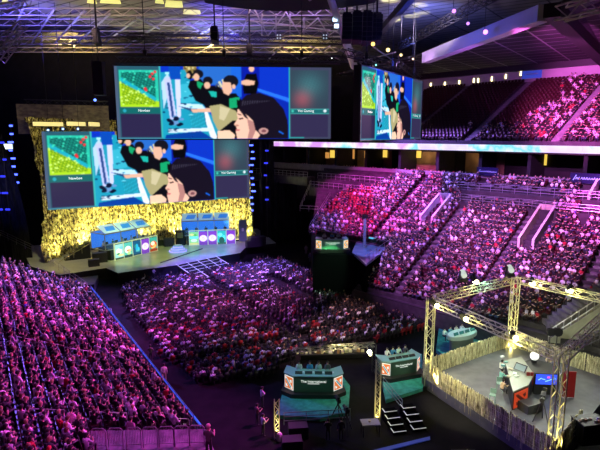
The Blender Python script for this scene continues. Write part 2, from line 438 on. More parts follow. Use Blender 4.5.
    poly(c2([(0, 352), (60, 348), (88, 372), (84, 392), (0, 392)]), (.95, .68, .52))
    poly(c2([(310, 350), (335, 364), (332, 370), (308, 356)]), (.02, .2, .8))
    # left team panel with the map of the game
    poly([(116, 66), (160, 66), (160, 139), (116, 139)], (.05, .16, .22))
    poly(c1([(30, 20), (44, 20), (44, 400), (30, 400)]), (.12, .17, .26))
    m = poly(c1([(50, 48), (240, 48), (240, 232), (50, 232)]), (.1, .3, .3))
    u = (X - 120) / 38; v = (Y - 69.6) / 36.8
    nz = sum(np.sin(X * a + Y * b + c) for a, b, c in ((1.9, .7, 0), (-1.1, 2.1, 1), (2.7, -1.9, 2), (.6, 3.1, 4), (3.3, 2.2, 5))) / 5
    low = (v > .30 + .55 * u + .04 * nz)
    up = np.stack([.02 + .03 * nz, .26 + .28 * nz, .22 + .22 * nz], -1); dn = np.stack([.34 + .45 * nz, .55 + .4 * nz, .03 + .04 * nz], -1)
    mp = np.where(low[..., None], dn, up)
    riv = np.abs(v - (.22 + .62 * u)) < .055; mp[riv] = (.03, .50, .62)
    edge = (u < .06) | (u > .93) | (v < .06) | (v > .93)
    mp[edge & ~low] = (.05, .62, .48); mp[edge & low] = (.50, .78, .04)
    for k in range(60):
        a, b = R.random(), R.random(); q = ((u - a) ** 2 + (v - b) ** 2) < .0006; mp[q] = (.7, .95, .25) if b > .3 + .55 * a else (.08, .75, .55)
    for a, b in ((.86, .1), (.93, .05), (.8, .18), (.88, .24), (.66, .5), (.68, .54)): mp[((u - a) ** 2 + (v - b) ** 2) < .0013] = (.85, .05, .08)
    img[m] = np.clip(mp[m], 0, 1)
    poly(c1([(46, 237), (248, 237), (248, 263), (46, 263)]), (.02, .20, .20)); e1(70, 250, 8, 8, (.05, .45, .55))
    poly(c1([(48, 266), (246, 266), (246, 384), (48, 384)]), (.055, .045, .12))
    poly(c1([(246, 20), (252, 20), (252, 400), (246, 400)]), (.08, .55, .55)); poly(c1([(32, 386), (252, 386), (252, 400), (32, 400)]), (.10, .3, .4))
    # right team panel
    m = poly([(287.5, 66), (330.5, 66), (330.5, 139), (287.5, 139)], (.09, .10, .17))
    m = poly(c2([(372, 45), (562, 45), (562, 236), (372, 236)]), (.1, .12, .17))
    g = np.exp(-(((X - 301) / 9) ** 2 + ((Y - 98) / 9) ** 2)); g2 = np.exp(-(((X - 308) / 13) ** 2 + ((Y - 84) / 12) ** 2)) * (.7 + .3 * nz)
    neb = np.stack([.065 + .26 * g + .03 * g2, .10 + .02 * g + .16 * g2, .14 + .02 * g + .15 * g2], -1); img[m] = neb[m]
    poly(c2([(370, 240), (566, 240), (566, 262), (370, 262)]), (.03, .20, .22)); poly(c2([(370, 238), (566, 238), (566, 241), (370, 241)]), (.1, .6, .55))
    poly(c2([(370, 262), (566, 262), (566, 264), (370, 264)]), (.1, .6, .55)); e2(380, 250, 6, 7, (.1, .6, .5)); e2(545, 249, 8, 7, (.75, .85, .9))
    poly(c2([(372, 266), (562, 266), (562, 384), (372, 384)]), (.065, .055, .13))
    poly(c2([(361, 30), (366, 30), (366, 392), (361, 392)]), (.05, .55, .52)); poly(c2([(361, 384), (440, 384), (440, 390), (361, 390)]), (.05, .45, .45))
    for _ in range(2):                  # the coarse LED picture is soft at its edges
        p_ = np.pad(img, ((1, 1), (1, 1), (0, 0)), 'edge'); img = (p_[1:-1, 1:-1] * 2 + p_[:-2, 1:-1] + p_[2:, 1:-1] + p_[1:-1, :-2] + p_[1:-1, 2:]) / 6
    return (np.clip(img, 0, 1) ** 1.28)[::-1]
IMG = paint()
def screen_mesh():
    me = bpy.data.meshes.new('screen_picture')
    xs, zs = np.meshgrid(np.linspace(-.5, .5, GW), np.linspace(0, 1, GH))
    co_ = np.stack([xs, np.zeros_like(xs), zs], -1).reshape(-1, 3)
    i, j = np.meshgrid(np.arange(GW - 1), np.arange(GH - 1)); b = (j * GW + i).ravel()
    fc = np.stack([b, b + 1, b + GW + 1, b + GW], -1)
    me.vertices.add(len(co_)); me.vertices.foreach_set('co', co_.ravel())
    me.loops.add(fc.size); me.loops.foreach_set('vertex_index', fc.ravel().astype(np.int32))
    me.polygons.add(len(fc)); me.polygons.foreach_set('loop_start', np.arange(0, fc.size, 4, dtype=np.int32)); me.polygons.foreach_set('loop_total', np.full(len(fc), 4, np.int32))
    me.update(calc_edges=True)
    a = me.color_attributes.new('Col', 'FLOAT_COLOR', 'POINT'); a.data.foreach_set('color', np.concatenate([IMG.reshape(-1, 3), np.ones((GW * GH, 1))], 1).astype(np.float32).ravel())
    mm_ = attrcol('screen_led', emit=1.25); mm_.node_tree.nodes['Principled BSDF'].inputs['Specular IOR Level'].default_value = 0; me.materials.append(mm_); return me
SMESH = screen_mesh()
wtext = mat('screen_white_text', (.1, .1, .1), .5, 0, (.9, 1, 1), 1.3)
def screen(name, A, B, zb, zt, label, frame=True):
    """A, B: the left and right bottom corners as the audience sees them"""
    A = Vector(A); B = Vector(B); d = (B - A); d.z = 0; Wd = d.length; c = (A + B) / 2; Hh = zt - zb
    t = thing(name, label, 'screen', (c.x, c.y, zb), math.atan2(d.y, d.x))
    MB().box((0, .45, Hh / 2), (Wd + (.24 if frame else 0), .8, Hh + (.24 if frame else 0))).build('cabinet', black, t)
    p = bpy.data.objects.new('picture', SMESH); COL.objects.link(p); p.parent = t; p.location = (0, -.04, 0); p.scale = (Wd, 1, Hh)
    if frame:
        fb = MB(); b = .12
        for x in (-Wd / 2 - b / 2, Wd / 2 + b / 2): fb.box((x, 0, Hh / 2), (b, .25, Hh + 2 * b))
        for z in (-b / 2, Hh + b / 2): fb.box((0, 0, z), (Wd, .25, b))
        fb.build('bezel', mat('bezel_grey', (.05, .06, .08), .4), t)
    def X(px): return (px - 223) / 214 * Wd
    def Z(py): return (138.5 - py) / 72.5 * Hh
    text('team_name', 'Newbee', Hh * .048, wtext, p, ((143 - 223) / 214, -.04, (138.5 - 109.8) / 72.5), (PI / 2, 0, 0)).scale = (1 / Wd, 1 / Hh, 1)
    text('team_name', 'Vici Gaming', Hh * .048, wtext, p, ((304.5 - 223) / 214, -.04, (138.5 - 109.8) / 72.5), (PI / 2, 0, 0)).scale = (1 / Wd, 1 / Hh, 1)
    return t
# centre screen
ZB, ZT = 21.4, 29.9
cA = D(118.3, 139, 60); cB = D(330.5, 138.3, 61.5)
s1_ = screen('hanging_screen', (cA.x, cA.y, 0), (cB.x, cB.y, 0), 21.45, 29.45, 'wide video screen hung facing the camera, high above the centre of the hall')
rA = D(359.5, 140, 60.5); rB = D(420, 140, 78)
s2_ = screen('hanging_screen', (rA.x, rA.y, 0), (rB.x, rB.y, 0), 21.3, 29.55, 'angled hanging video screen turned toward the right stands')
a = G(48, 210, 10.2); b = PP(249.5, 197.5, G(48, 210, 10.2), Vector((0, 0, 1)))
s3_ = screen('stage_screen', (a.x, a.y, 0), (b.x, b.y, 0), 10.2, 22.4, 'huge video screen above the stage in front of the gold curtain', frame=False)
print('stage screen', a, b, (b - a).length, 'curtain', ca, cb, CW)
# hoists that carry the hanging screens
def hoist(P, z0, z1, label, group):
    t = thing('chain_hoist', label, 'chain hoist', (P[0], P[1], z0), 0, group)
    MB().tube((0, 0, 0), (0, 0, z1 - z0), .05, 6).build('chain', darkalu, t)
    MB().box((0, 0, .9), (.35, .35, .7)).build('motor', black, t)
for nm, scr, W_ in (('centre', s1_, 22), ('angled', s2_, 20)):
    for k in (-.4, 0, .4):
        q = scr.matrix_basis @ Vector((k * W_, .45, 0)); side = {-.4: 'left', 0: 'middle', .4: 'right'}[k]
        hoist(q, 30.0, 38, 'black chain hoist above the %s of the %s hanging screen' % (side, nm), 'chain hoists of the screens')
# ------------------------------------------------------------------ people
m_skin = mat('skin', (.58, .36, .27), .55); m_skin2 = mat('face_marks', (.06, .03, .03), .6)
m_cloth = objcol('clothing_cloth', .85); m_hair = objcol('hair_strands', .6); m_shoe = mat('shoe_leather', (.03, .03, .035), .5)
def skeleton(sit=True, arms='lap', lean=0.0, step=0.0, turn=0.0):
    """joints in metres, facing +Y, origin on the floor under the hips; returns joints, bones with region names"""
    J = {}; hz = .50 if sit else .92
    J['pelvis'] = (0, 0, hz); J['waist'] = (0, .02 + lean * .3, hz + .17); J['chest'] = (0, .02 + lean * .75, hz + .36)
    ly = lean; sh = hz + .47
    J['throat'] = (0, .01 + ly, sh + .04); J['jaw'] = (0, .04 + ly * 1.15, sh + .15); J['skull'] = (turn * .03, .045 + ly * 1.2, sh + .245); J['crown'] = (turn * .03, .03 + ly * 1.2, sh + .30)
    for s, n in ((-1, 'l'), (1, 'r')):
        J['sh' + n] = (s * .17, ly, sh - .01)
        if sit:
            J['hip' + n] = (s * .09, .03, .47); J['kn' + n] = (s * .13, .44, .49); J['an' + n] = (s * .13, .42 + step * s, .09); J['toe' + n] = (s * .14, .58 + step * s, .04)
        else:
            J['hip' + n] = (s * .09, 0, .88); J['kn' + n] = (s * .11, .03 + step * s * .6, .48); J['an' + n] = (s * .12, -.02 + step * s, .09); J['toe' + n] = (s * .14, .13 + step * s, .04)
        a = arms if not isinstance(arms, tuple) else arms[0 if s < 0 else 1]
        E, Wr, Hd = {
            'lap': ((.25, .04, -.27), (.15, .26, -.38), (.12, .34, -.38)),
            'phone': ((.22, .14, -.24), (.10, .33, -.12), (.06, .37, -.05)),
            'clap': ((.25, .16, -.22), (.08, .34, -.08), (.03, .38, 0)),
            'fold': ((.24, .10, -.24), (.02, .25, -.22), (-.08, .24, -.20)),
            'up': ((.28, .08, .14), (.24, .10, .40), (.22, .12, .50)),
            'side': ((.24, -.02, -.28), (.25, .04, -.52), (.25, .07, -.62)),
            'desk': ((.24, .16, -.22), (.16, .40, -.22), (.14, .50, -.22)),
            'hip': ((.34, -.06, -.24), (.22, .04, -.40), (.16, .08, -.42)),
            'hold': ((.23, .08, -.26), (.16, .30, -.18), (.12, .38, -.15)),
        }[a]
        for nm, v in (('el', E), ('wr', Wr), ('hd', Hd)): J[nm + n] = (s * v[0], ly + v[1], sh + v[2])
        h = Vector(J['hd' + n]); d = (h - Vector(J['wr' + n])).normalized()
        J['fi' + n] = tuple(h + d * .07); J['th' + n] = tuple(h + Vector((-s * .04, .02, .02)))
    rad = dict(pelvis=(.16, .12), waist=(.135, .10), chest=(.165, .11), throat=(.055, .055), jaw=(.068, .075), skull=(.085, .10), crown=(.06, .075))
    for n in 'lr':
        rad.update({'sh' + n: .068, 'el' + n: .047, 'wr' + n: .032, 'hd' + n: .038, 'fi' + n: .022, 'th' + n: .014, 'hip' + n: .095, 'kn' + n: .066, 'an' + n: .045, 'toe' + n: .04})
    B = [('pelvis', 'waist', 1), ('waist', 'chest', 1), ('chest', 'throat', 1), ('throat', 'jaw', 0), ('jaw', 'skull', 0), ('skull', 'crown', 0)]
    for n in 'lr':
        B += [('chest', 'sh' + n, 1), ('sh' + n, 'el' + n, 1), ('el' + n, 'wr' + n, 0), ('wr' + n, 'hd' + n, 0), ('hd' + n, 'fi' + n, 0), ('hd' + n, 'th' + n, 0),
              ('pelvis', 'hip' + n, 2), ('hip' + n, 'kn' + n, 2), ('kn' + n, 'an' + n, 2), ('an' + n, 'toe' + n, 3)]
    return J, B, rad
def body_meshes(key, longsleeve=True, **k):
    J, B, rad = skeleton(**k); names = list(J); idx = {n: i for i, n in enumerate(names)}
    me = bpy.data.meshes.new('person_' + key); me.from_pydata([J[n] for n in names], [(idx[a], idx[b]) for a, b, _ in B], [])
    o = bpy.data.objects.new('tmp', me); COL.objects.link(o)
    mod = o.modifiers.new('s', 'SKIN'); mod.use_smooth_shade = True; mod.branch_smoothing = .4
    for n in names:
        r = rad[n]; r = r if isinstance(r, tuple) else (r, r)
        me.skin_vertices[0].data[idx[n]].radius = r; me.skin_vertices[0].data[idx[n]].use_root = (n == 'pelvis')
    ss = o.modifiers.new('u', 'SUBSURF'); ss.levels = 1
    dg = bpy.context.evaluated_depsgraph_get(); out = bpy.data.meshes.new_from_object(o.evaluated_get(dg)); bpy.data.objects.remove(o)
    segs = [(Vector(J[a]), Vector(J[b]), r if not (longsleeve and a[:2] == 'el' and b[:2] == 'wr') else 1) for a, b, r in B]
    def region(c):
        best = 9; rr = 0
        for a, b, r in segs:
            d = b - a; t = max(0, min(1, (c - a).dot(d) / d.length_squared)); q = (c - a - d * t).length
            if q < best: best, rr = q, r
        return rr
    mats = [m_skin, m_cloth, m_cloth, m_shoe, m_skin2]; out.materials.clear()
    for m in mats: out.materials.append(m)
    reg = [region(p.center) for p in out.polygons]; out.polygons.foreach_set('material_index', reg); out.polygons.foreach_set('use_smooth', [True] * len(reg))
    # shirt: the torso and sleeve faces pushed out a little
    vs = [v.co.copy() for v in out.vertices]; vn = [v.normal.copy() for v in out.vertices]
    sb = MB(); mp = {}; 
    for p in out.polygons:
        if reg[p.index] == 1:
            f = []
            for i in p.vertices:
                if i not in mp: mp[i] = len(sb.v); sb.v.append(tuple(vs[i] + vn[i] * .014))
                f.append(mp[i])
            sb.f.append(tuple(f)); sb.m.append(0)
    sm = bpy.data.meshes.new('shirt_' + key); sm.from_pydata(sb.v, [], sb.f); sm.materials.append(m_cloth); sm.polygons.foreach_set('use_smooth', [True] * len(sb.f)); sm.update()
    # hair cap, brows and eyes
    c = Vector(J['skull']); hb = MB()
    hb.ball(c + Vector((0, -.015, .012)), .118, 12, 5, sc=(.93, 1.05, 1.0), half=True)
    hb.ball(c + Vector((0, -.045, -.02)), .092, 10, 6, sc=(1.0, .85, 1.1))
    hm = bpy.data.meshes.new('hair_' + key); hm.from_pydata(hb.v, [], hb.f); hm.materials.append(m_hair); hm.polygons.foreach_set('use_smooth', [True] * len(hb.f)); hm.update()
    fb = MB(); y = c.y + .10
    for s in (-1, 1):
        fb.ball((c.x + s * .035, y - .008, c.z - .012), .011, 6, 4); fb.box((c.x + s * .035, y - .004, c.z + .012), (.03, .012, .006)); 
    fb.box((c.x, y - .006, c.z - .085), (.045, .012, .008))
    fb2 = MB(); fb2.tube((c.x, y - .01, c.z), (c.x, y + .018, c.z - .042), .006, 5, r2=.014)
    for s in (-1, 1): fb2.ball((c.x + s * .088, c.y - .005, c.z - .025), .022, 6, 4, sc=(.4, .8, 1.2))
    fm = bpy.data.meshes.new('face_' + key); o1 = len(fb.v); fm.from_pydata(fb.v + fb2.v, [], fb.f + [tuple(i + o1 for i in f) for f in fb2.f])
    fm.materials.append(m_skin2); fm.materials.append(m_skin); fm.polygons.foreach_set('material_index', [0] * len(fb.f) + [1] * len(fb2.f)); fm.update()
    return out, sm, hm, fm
BODIES = {}
for key, k in dict(lap=dict(arms='lap'), phone=dict(arms=('lap', 'phone'), lean=.03), clap=dict(arms='clap', longsleeve=False), fold=dict(arms='fold', lean=-.03),
                   lean=dict(arms='lap', lean=.16), cheer=dict(arms=('lap', 'up'), longsleeve=False), both_up=dict(arms='up'), back=dict(arms='lap', lean=-.06, longsleeve=False, turn=1),
                   desk=dict(arms='desk', lean=.08), stand=dict(sit=False, arms='side'), stand_hold=dict(sit=False, arms='hold', longsleeve=False),
                   walk=dict(sit=False, arms='side', step=.2), stand_hip=dict(sit=False, arms='hip'), stand_fold=dict(sit=False, arms='fold')).items():
    BODIES[key] = body_meshes(key, **k)
def person(key, P, face, shirt, trousers=(.03, .03, .045), hair=(.02, .014, .01), label='', group=None, name='person', scale=1.0, lite=False):
    """face: yaw the person looks along, as an angle of +Y"""
    b, s, h, f = BODIES[key]
    o = bpy.data.objects.new(name, b); COL.objects.link(o); o.location = P; o.rotation_euler = (0, 0, face); o.scale = (scale,) * 3
    o.color = (*trousers, 1); tag(o, label, 'person', group)
    for nm, me, c in (('shirt', s, shirt), ('hair', h, hair)) + ((('face', f, (1, 1, 1)),) if not lite else ()):
        c_ = bpy.data.objects.new(nm, me); COL.objects.link(c_); c_.parent = o; c_.color = (*c, 1)
    return o
PAL = [('black', (.006, .006, .009), 27), ('dark grey', (.025, .025, .035), 14), ('white', (.85, .85, .9), 10), ('pale grey', (.42, .42, .50), 9), ('red', (.42, .012, .03), 5),
       ('blue', (.04, .12, 1.0), 14), ('navy', (.012, .02, .16), 7), ('teal', (.04, .55, .62), 5), ('green', (.05, .42, .12), 3), ('purple', (.45, .10, .95), 10), ('pink', (1.0, .30, .72), 11), ('tan', (.5, .36, .22), 3)]
PCUM = []; _s = 0
for p in PAL: _s += p[2]; PCUM.append(_s)
def pick(rr):
    x = rr.random() * _s
    for p, c in zip(PAL, PCUM):
        if x < c: return p
    return PAL[0]
# small far spectators: one light mesh per pose, coloured by body region
def low_person(pose):
    mb = MB()   # regions through material index: 0 skin, 1 shirt, 2 trousers, 3 hair
    mb.chain([(0, 0, .42), (0, .01, .66), (0, .02, .90), (0, .02, 1.0)], [.15, .14, .19, .07], 6, 1, flat=.68)
    mb.ball((0, .05, 1.16), .10, 6, 4, 0, (.9, 1, 1.15)); mb.ball((0, .025, 1.19), .118, 6, 3, 3, (.92, 1.05, 1), half=True); mb.ball((0, -.01, 1.14), .09, 6, 3, 3)
    A = {'lap': ((.25, .04, .70), (.14, .30, .58)), 'clap': ((.25, .16, .75), (.05, .36, .90)), 'up': ((.28, .06, 1.12), (.25, .1, 1.42)), 'fold': ((.25, .1, .72), (-.02, .26, .74))}
    for s, a in ((-1, pose[0]), (1, pose[1])):
        e, h = A[a]
        mb.chain([(s * .17, 0, .93), (s * e[0], e[1], e[2])], [.065, .05], 4, 1); mb.chain([(s * e[0], e[1], e[2]), (s * h[0], h[1], h[2])], [.045, .04], 4, 0)
        mb.chain([(s * .09, 0, .46), (s * .12, .44, .48), (s * .12, .43, .05)], [.095, .07, .055], 4, 2)
    return mb
LOWS = [low_person(p) for p in (('lap', 'lap'), ('clap', 'clap'), ('lap', 'up'), ('fold', 'fold'), ('lap', 'clap'), ('lap', 'fold'))]
def tri_arrays(mb):
    """vertices with their region"""
    v = np.array(mb.v, np.float32); reg = np.zeros(len(v), int)
    for f, m in zip(mb.f, mb.m):
        for i in f: reg[i] = m
    return v, reg, mb.f
LOWA = [tri_arrays(m) for m in LOWS]
def scatter(name, protos, items, material, rough=None):
    """items: list of (proto index, location, yaw, scale, colours per region)"""
    VS, CS, loops, starts, tot = [], [], [], [], []; off = 0; lo = 0
    pre = [(v, r, np.concatenate([np.array(f) for f in fs]), np.array([len(f) for f in fs])) for v, r, fs in protos]
    for k, P, yaw, sc, cols in items:
        v, reg, lp, ln = pre[k]; c, s = math.cos(yaw), math.sin(yaw)
        M = np.array([[c, -s, 0], [s, c, 0], [0, 0, 1]], np.float32) * sc
        VS.append(v @ M.T + np.array(P, np.float32)); CS.append(np.array(cols, np.float32)[reg]); loops.append(lp + off); tot.append(ln); off += len(v)
    V = np.concatenate(VS); C = np.concatenate(CS); Lp = np.concatenate(loops).astype(np.int32); T = np.concatenate(tot).astype(np.int32)
    S = np.concatenate([[0], np.cumsum(T)[:-1]]).astype(np.int32)
    me = bpy.data.meshes.new(name); me.vertices.add(len(V)); me.vertices.foreach_set('co', V.ravel()); me.loops.add(len(Lp)); me.loops.foreach_set('vertex_index', Lp)
    me.polygons.add(len(T)); me.polygons.foreach_set('loop_start', S); me.polygons.foreach_set('loop_total', T); me.update(calc_edges=True)
    a = me.color_attributes.new('Col', 'FLOAT_COLOR', 'POINT'); a.data.foreach_set('color', np.concatenate([C, np.ones((len(C), 1), np.float32)], 1).ravel())
    me.materials.append(material); o = bpy.data.objects.new(name, me); COL.objects.link(o); print(name, len(items), 'faces', len(T)); return o
# seats
def seat_mb():
    a = MB(); a.box((0, .02, .42), (.46, .44, .07)); a.box((0, -.14, .2), (.08, .12, .4))
    for s in (-1, 1): a.box((s * .25, 0, .5), (.04, .34, .05))
    b = MB(); b.box((0, -.22, .66), (.46, .06, .46), M=Matrix.Rotation(.16, 4, 'X')); b.box((0, -.26, .89), (.36, .05, .08), M=Matrix.Rotation(.16, 4, 'X'))
    return a, b
SEATA, SEATB = seat_mb()
_c = MB(); _c.v = list(SEATA.v) + list(SEATB.v); o_ = len(SEATA.v); _c.f = list(SEATA.f) + [tuple(i + o_ for i in f) for f in SEATB.f]; _c.m = [0] * len(SEATA.f) + [1] * len(SEATB.f)
SEATLOW = tri_arrays(_c)
# ------------------------------------------------------------------ the stands
STAGE_C = Vector((-24, 86, 0))
# right stand: rows run along rd, rise along rn
rd = Vector((.699, -.715, 0)); rn = Vector((.715, .699, 0)); R0 = Vector((-5.3, 110, 0)); RT = 15.0; RSL = 13 / 22
RPn = Vector((rn.x * -RSL, rn.y * -RSL, 1)).normalized(); RP0 = R0 + Vector((0, 0, RT))
def RB(px, py): return PP(px, py, RP0, RPn)                 # point of the lower bowl seen at px,py
def Rpt(s, d, dz=0):                                        # s along the rows, d down from the top row
    P = R0 + rd * s - rn * d; return Vector((P.x, P.y, RT - RSL * d + dz))
def Rsd(P): q = P - R0; return q.dot(rd), -q.dot(rn)
for nm, p in (('bl', (312, 232)), ('tl', (318, 193)), ('desk', (392, 241)), ('br', (430, 312)), ('r', (600, 310)), ('v1', (421, 225)), ('v2', (519, 250)), ('mid', (368, 283))):
    P = RB(*p); print('bowl', nm, [round(c, 1) for c in P], [round(c, 1) for c in Rsd(P)])
RROW = .88
# left stand
E0 = G(189, 427, 2.5); E1 = G(88, 292, 2.5); le = (E1 - E0).normalized(); ln_ = Vector((-le.y, le.x, 0)); LSL = .5; LL = (E1 - E0).length
LPn = Vector((-ln_.x * LSL, -ln_.y * LSL, 1)).normalized(); LP0 = E0 + Vector((0, 0, -.3))
def LB(px, py): return PP(px, py, LP0, LPn)
def Lpt(s, d, dz=0): P = E0 + le * s + ln_ * d; return Vector((P.x, P.y, 2.2 + LSL * d + dz))
def Lsd(P): q = P - E0; return q.dot(le), q.dot(ln_)
print('left edge', E0, E1, LL)
for p in ((0, 250), (0, 448), (30, 350), (60, 360), (138, 370), (28, 423), (92, 423), (200, 445)): print('left', p, [round(c, 1) for c in Lsd(LB(*p))])

def terrace(name, pt, s0, s1, d0, d1, row, drop, sign, m=concrete):
    """stepped tiers: pt(s,d) gives the slope; each row a tread and a riser"""
    mb = MB(); n = int((d1 - d0) / row)
    for k in range(n):
        a = d0 + k * row; b = a + row; zt = pt(s0, a + (row if sign > 0 else 0) * 0).z
        z = max(pt(s0, a).z, pt(s0, b).z) - .02
        p = [pt(s0, a), pt(s1, a), pt(s1, b), pt(s0, b)]
        zb = min(pt(s0, a).z, pt(s0, b).z) - .9
        mb.add([(q.x, q.y, zb) for q in p] + [(q.x, q.y, z - RISE[name]) for q in p], [(0, 3, 2, 1), (4, 5, 6, 7), (0, 1, 5, 4), (1, 2, 6, 5), (2, 3, 7, 6), (3, 0, 4, 7)])
    return struct(name, mb, m)
RISE = {'seating_terrace': .0}
def smin(d): return 14 if d < 1 else (14 + (d - 1) * .83 if d < 14.3 else 40.6)
mb = MB()
for k in range(27):
    a_ = -1 + k * RROW; b_ = a_ + RROW; z_ = Rpt(0, a_).z - .02; q_ = [Rpt(smin(b_), a_), Rpt(95, a_), Rpt(95, b_), Rpt(smin(b_), b_)]
    mb.add([(q.x, q.y, z_ - 1.6) for q in q_] + [(q.x, q.y, z_) for q in q_], [(0, 3, 2, 1), (4, 5, 6, 7), (0, 1, 5, 4), (1, 2, 6, 5), (2, 3, 7, 6), (3, 0, 4, 7)])
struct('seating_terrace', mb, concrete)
mb = MB(); sk = [(14, -.5), (14.2, 1), (25.2, 14.5), (40.4, 14.4), (40.4, 22.5)]
for (s_a, d_a), (s_b, d_b) in zip(sk[:-1], sk[1:]):
    p_, q_ = Rpt(s_a, d_a), Rpt(s_b, d_b); mb.slab((p_.x, p_.y, 0), (q_.x, q_.y, 0), (q_.x, q_.y, q_.z - .1), (p_.x, p_.y, p_.z - .1), .2)
struct('wall_stand_skirt', mb, black)
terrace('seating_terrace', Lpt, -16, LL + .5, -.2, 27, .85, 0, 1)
# front walls under the stands
wl = MB(); a = Lpt(-16, -.3); b = Lpt(LL + .5, -.3); wl.slab((a.x, a.y, 0), (b.x, b.y, 0), (b.x, b.y, 2.75), (a.x, a.y, 2.75), -.15)
c = Lpt(LL + .5, 27); wl.slab((b.x, b.y, 0), (c.x, c.y, 0), (c.x, c.y, c.z), (b.x, b.y, b.z), .15); struct('wall_left_stand', wl, black)
wr = MB(); a = Rpt(41, 22.6); b = Rpt(95, 22.6); wr.slab((a.x, a.y, 0), (b.x, b.y, 0), (b.x, b.y, a.z + .5), (a.x, a.y, a.z + .5), .15)
struct('wall_right_stand', wr, black)
# blue lit rail along the foot of the left stand
t = thing('stand_rail', 'front rail of the left stand glowing with a long blue light strip', 'railing', Lpt(0, -.35, 0), math.atan2(le.y, le.x))
mb = MB(); mb.box(((LL - 1) / 2, -.12, .95), (LL + 1, .10, .12)); mb.build('light_strip', mat('blue_strip', (.02, .05, .2), .3, 0, (.03, .13, 1), .75), t)
mb = MB(); mb.box((LL / 2, 0, 1.25), (LL, .05, .05))
for k in range(21): mb.box((LL * k / 20, 0, .9), (.04, .04, .7))
mb.build('handrail', mat('blue_rail', (.1, .15, .4), .3, .6), t)

# pixel outlines of the filled areas, turned into ground outlines of the stands
RIGHT_AREA = [(312, 232), (322, 200), (345, 190), (372, 186), (398, 176), (425, 170), (470, 172), (600, 182), (760, 190), (760, 420), (560, 345), (545, 318), (512, 318), (480, 322), (426, 310), (368, 283), (366, 264), (394, 242), (350, 236)]
VOMS = []
for pa, pb, pc in (((420, 226), (432, 227), (441, 203)), ((518, 250), (533, 251), (546, 216)), ((588, 206), (604, 206), (608, 186))):
    (s_a, d_a), (s_b, _d), (_s, d_c) = Rsd(RB(*pa)), Rsd(RB(*pb)), Rsd(RB(*pc)); VOMS.append((s_a - .4, max(s_b, s_a + 1.6) + .4, d_c - .3, d_a + .3))
RHOLES = [
          [(458, 184), (560, 189), (560, 205), (548, 207), (460, 200)], [(580, 230), (580, 160), (600, 160), (600, 208)], [(540, 345), (540, 320), (562, 305), (600, 288), (700, 240), (700, 420)],
          [(296, 236), (330, 200), (318, 150)]]
AISLES_R = [23.5, 37.2, 46.6, 56, 66, 76]
LEFT_AREA = [(-200, 330), (-40, 262), (0, 251), (30, 255), (88, 291), (196, 426), (215, 470), (225, 560), (-300, 560)]
CR_IND = []; CROWD = []; SEAT_IND = []; SEATS = []
rr = random.Random(77)
def cols(shirt, rr):
    sk = (.52, .33, .25) if rr.random() < .8 else (.34, .2, .13)
    tr = [(.02, .02, .03), (.03, .04, .09), (.12, .1, .08), (.05, .05, .06)][rr.randrange(4)]
    hr = [(.015, .012, .01), (.03, .02, .012), (.10, .05, .02), (.25, .17, .08)][min(3, int(rr.random() ** 2 * 4))]
    if rr.random() < .06: hr = [(.5, .02, .03), (.7, .7, .7), (.03, .05, .4)][rr.randrange(3)]
    return sk, shirt, tr, hr
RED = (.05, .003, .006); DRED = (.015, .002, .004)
# lower right bowl
def seats_right():
    n = int(22 / RROW)
    for k in range(n):
        d = .3 + k * RROW
        s = 2.0
        while s < 88:
            s += .60
            if any(abs(s - a) < .55 for a in AISLES_R) or any(v[0] < s < v[1] and v[2] < d < v[3] for v in VOMS): continue
            P = Rpt(s, d, .42); x, y = proj(P + Vector((0, 0, .4)))
            if not inpoly(x, y, RIGHT_AREA) or any(inpoly(x, y, h) for h in RHOLES): continue
            yaw = math.atan2(-rn.y, -rn.x) - PI / 2
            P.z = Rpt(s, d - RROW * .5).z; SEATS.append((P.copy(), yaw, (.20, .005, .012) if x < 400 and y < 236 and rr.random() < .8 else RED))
            occ = .93
            if x < 352: occ = .45 if y < 215 else .7
            elif x < 372 and y < 215: occ = .35
            if 460 < x < 560 and y < 190: occ = .8
            if rr.random() > occ: continue
            to = math.atan2(STAGE_C.y - P.y, STAGE_C.x - P.x) - PI / 2
            f = yaw + max(-.7, min(.7, ((to - yaw + PI) % (2 * PI)) - PI)) * .8 + rr.uniform(-.25, .25)
            CROWD.append([P + rd * rr.uniform(-.1, .1) + rn * rr.uniform(-.15, .1), f, 'right stand', k, s, x, y])
seats_right()
# left stand
LAISLES = [9.7, 22.5]
def seats_left():
    n = int(26 / .85)
    for k in range(n):
        d = .45 + k * .85
        s = -14.5; j = 0
        while s < LL - .4:
            s += .56
            if any(abs(s - a) < .5 for a in LAISLES): continue
            P = Lpt(s, d, 0); x, y = proj(P + Vector((0, 0, .5)))
            if not inpoly(x, y, LEFT_AREA): continue
            if 88 < x < 215 and y > 430: continue
            yaw = math.atan2(-ln_.y, -ln_.x) - PI / 2
            P.z = Lpt(s, d + .425).z; j += 1
            SEATS.append((P.copy(), yaw, DRED))
            if rr.random() > .93: continue
            to = math.atan2(STAGE_C.y - P.y, STAGE_C.x - P.x) - PI / 2
            f = yaw + max(-.8, min(.8, ((to - yaw + PI) % (2 * PI)) - PI)) * .8 + rr.uniform(-.25, .25)
            CROWD.append([P + le * rr.uniform(-.12, .12) + ln_ * rr.uniform(-.12, .1), f, 'left stand', k, s, x, y])
seats_left()
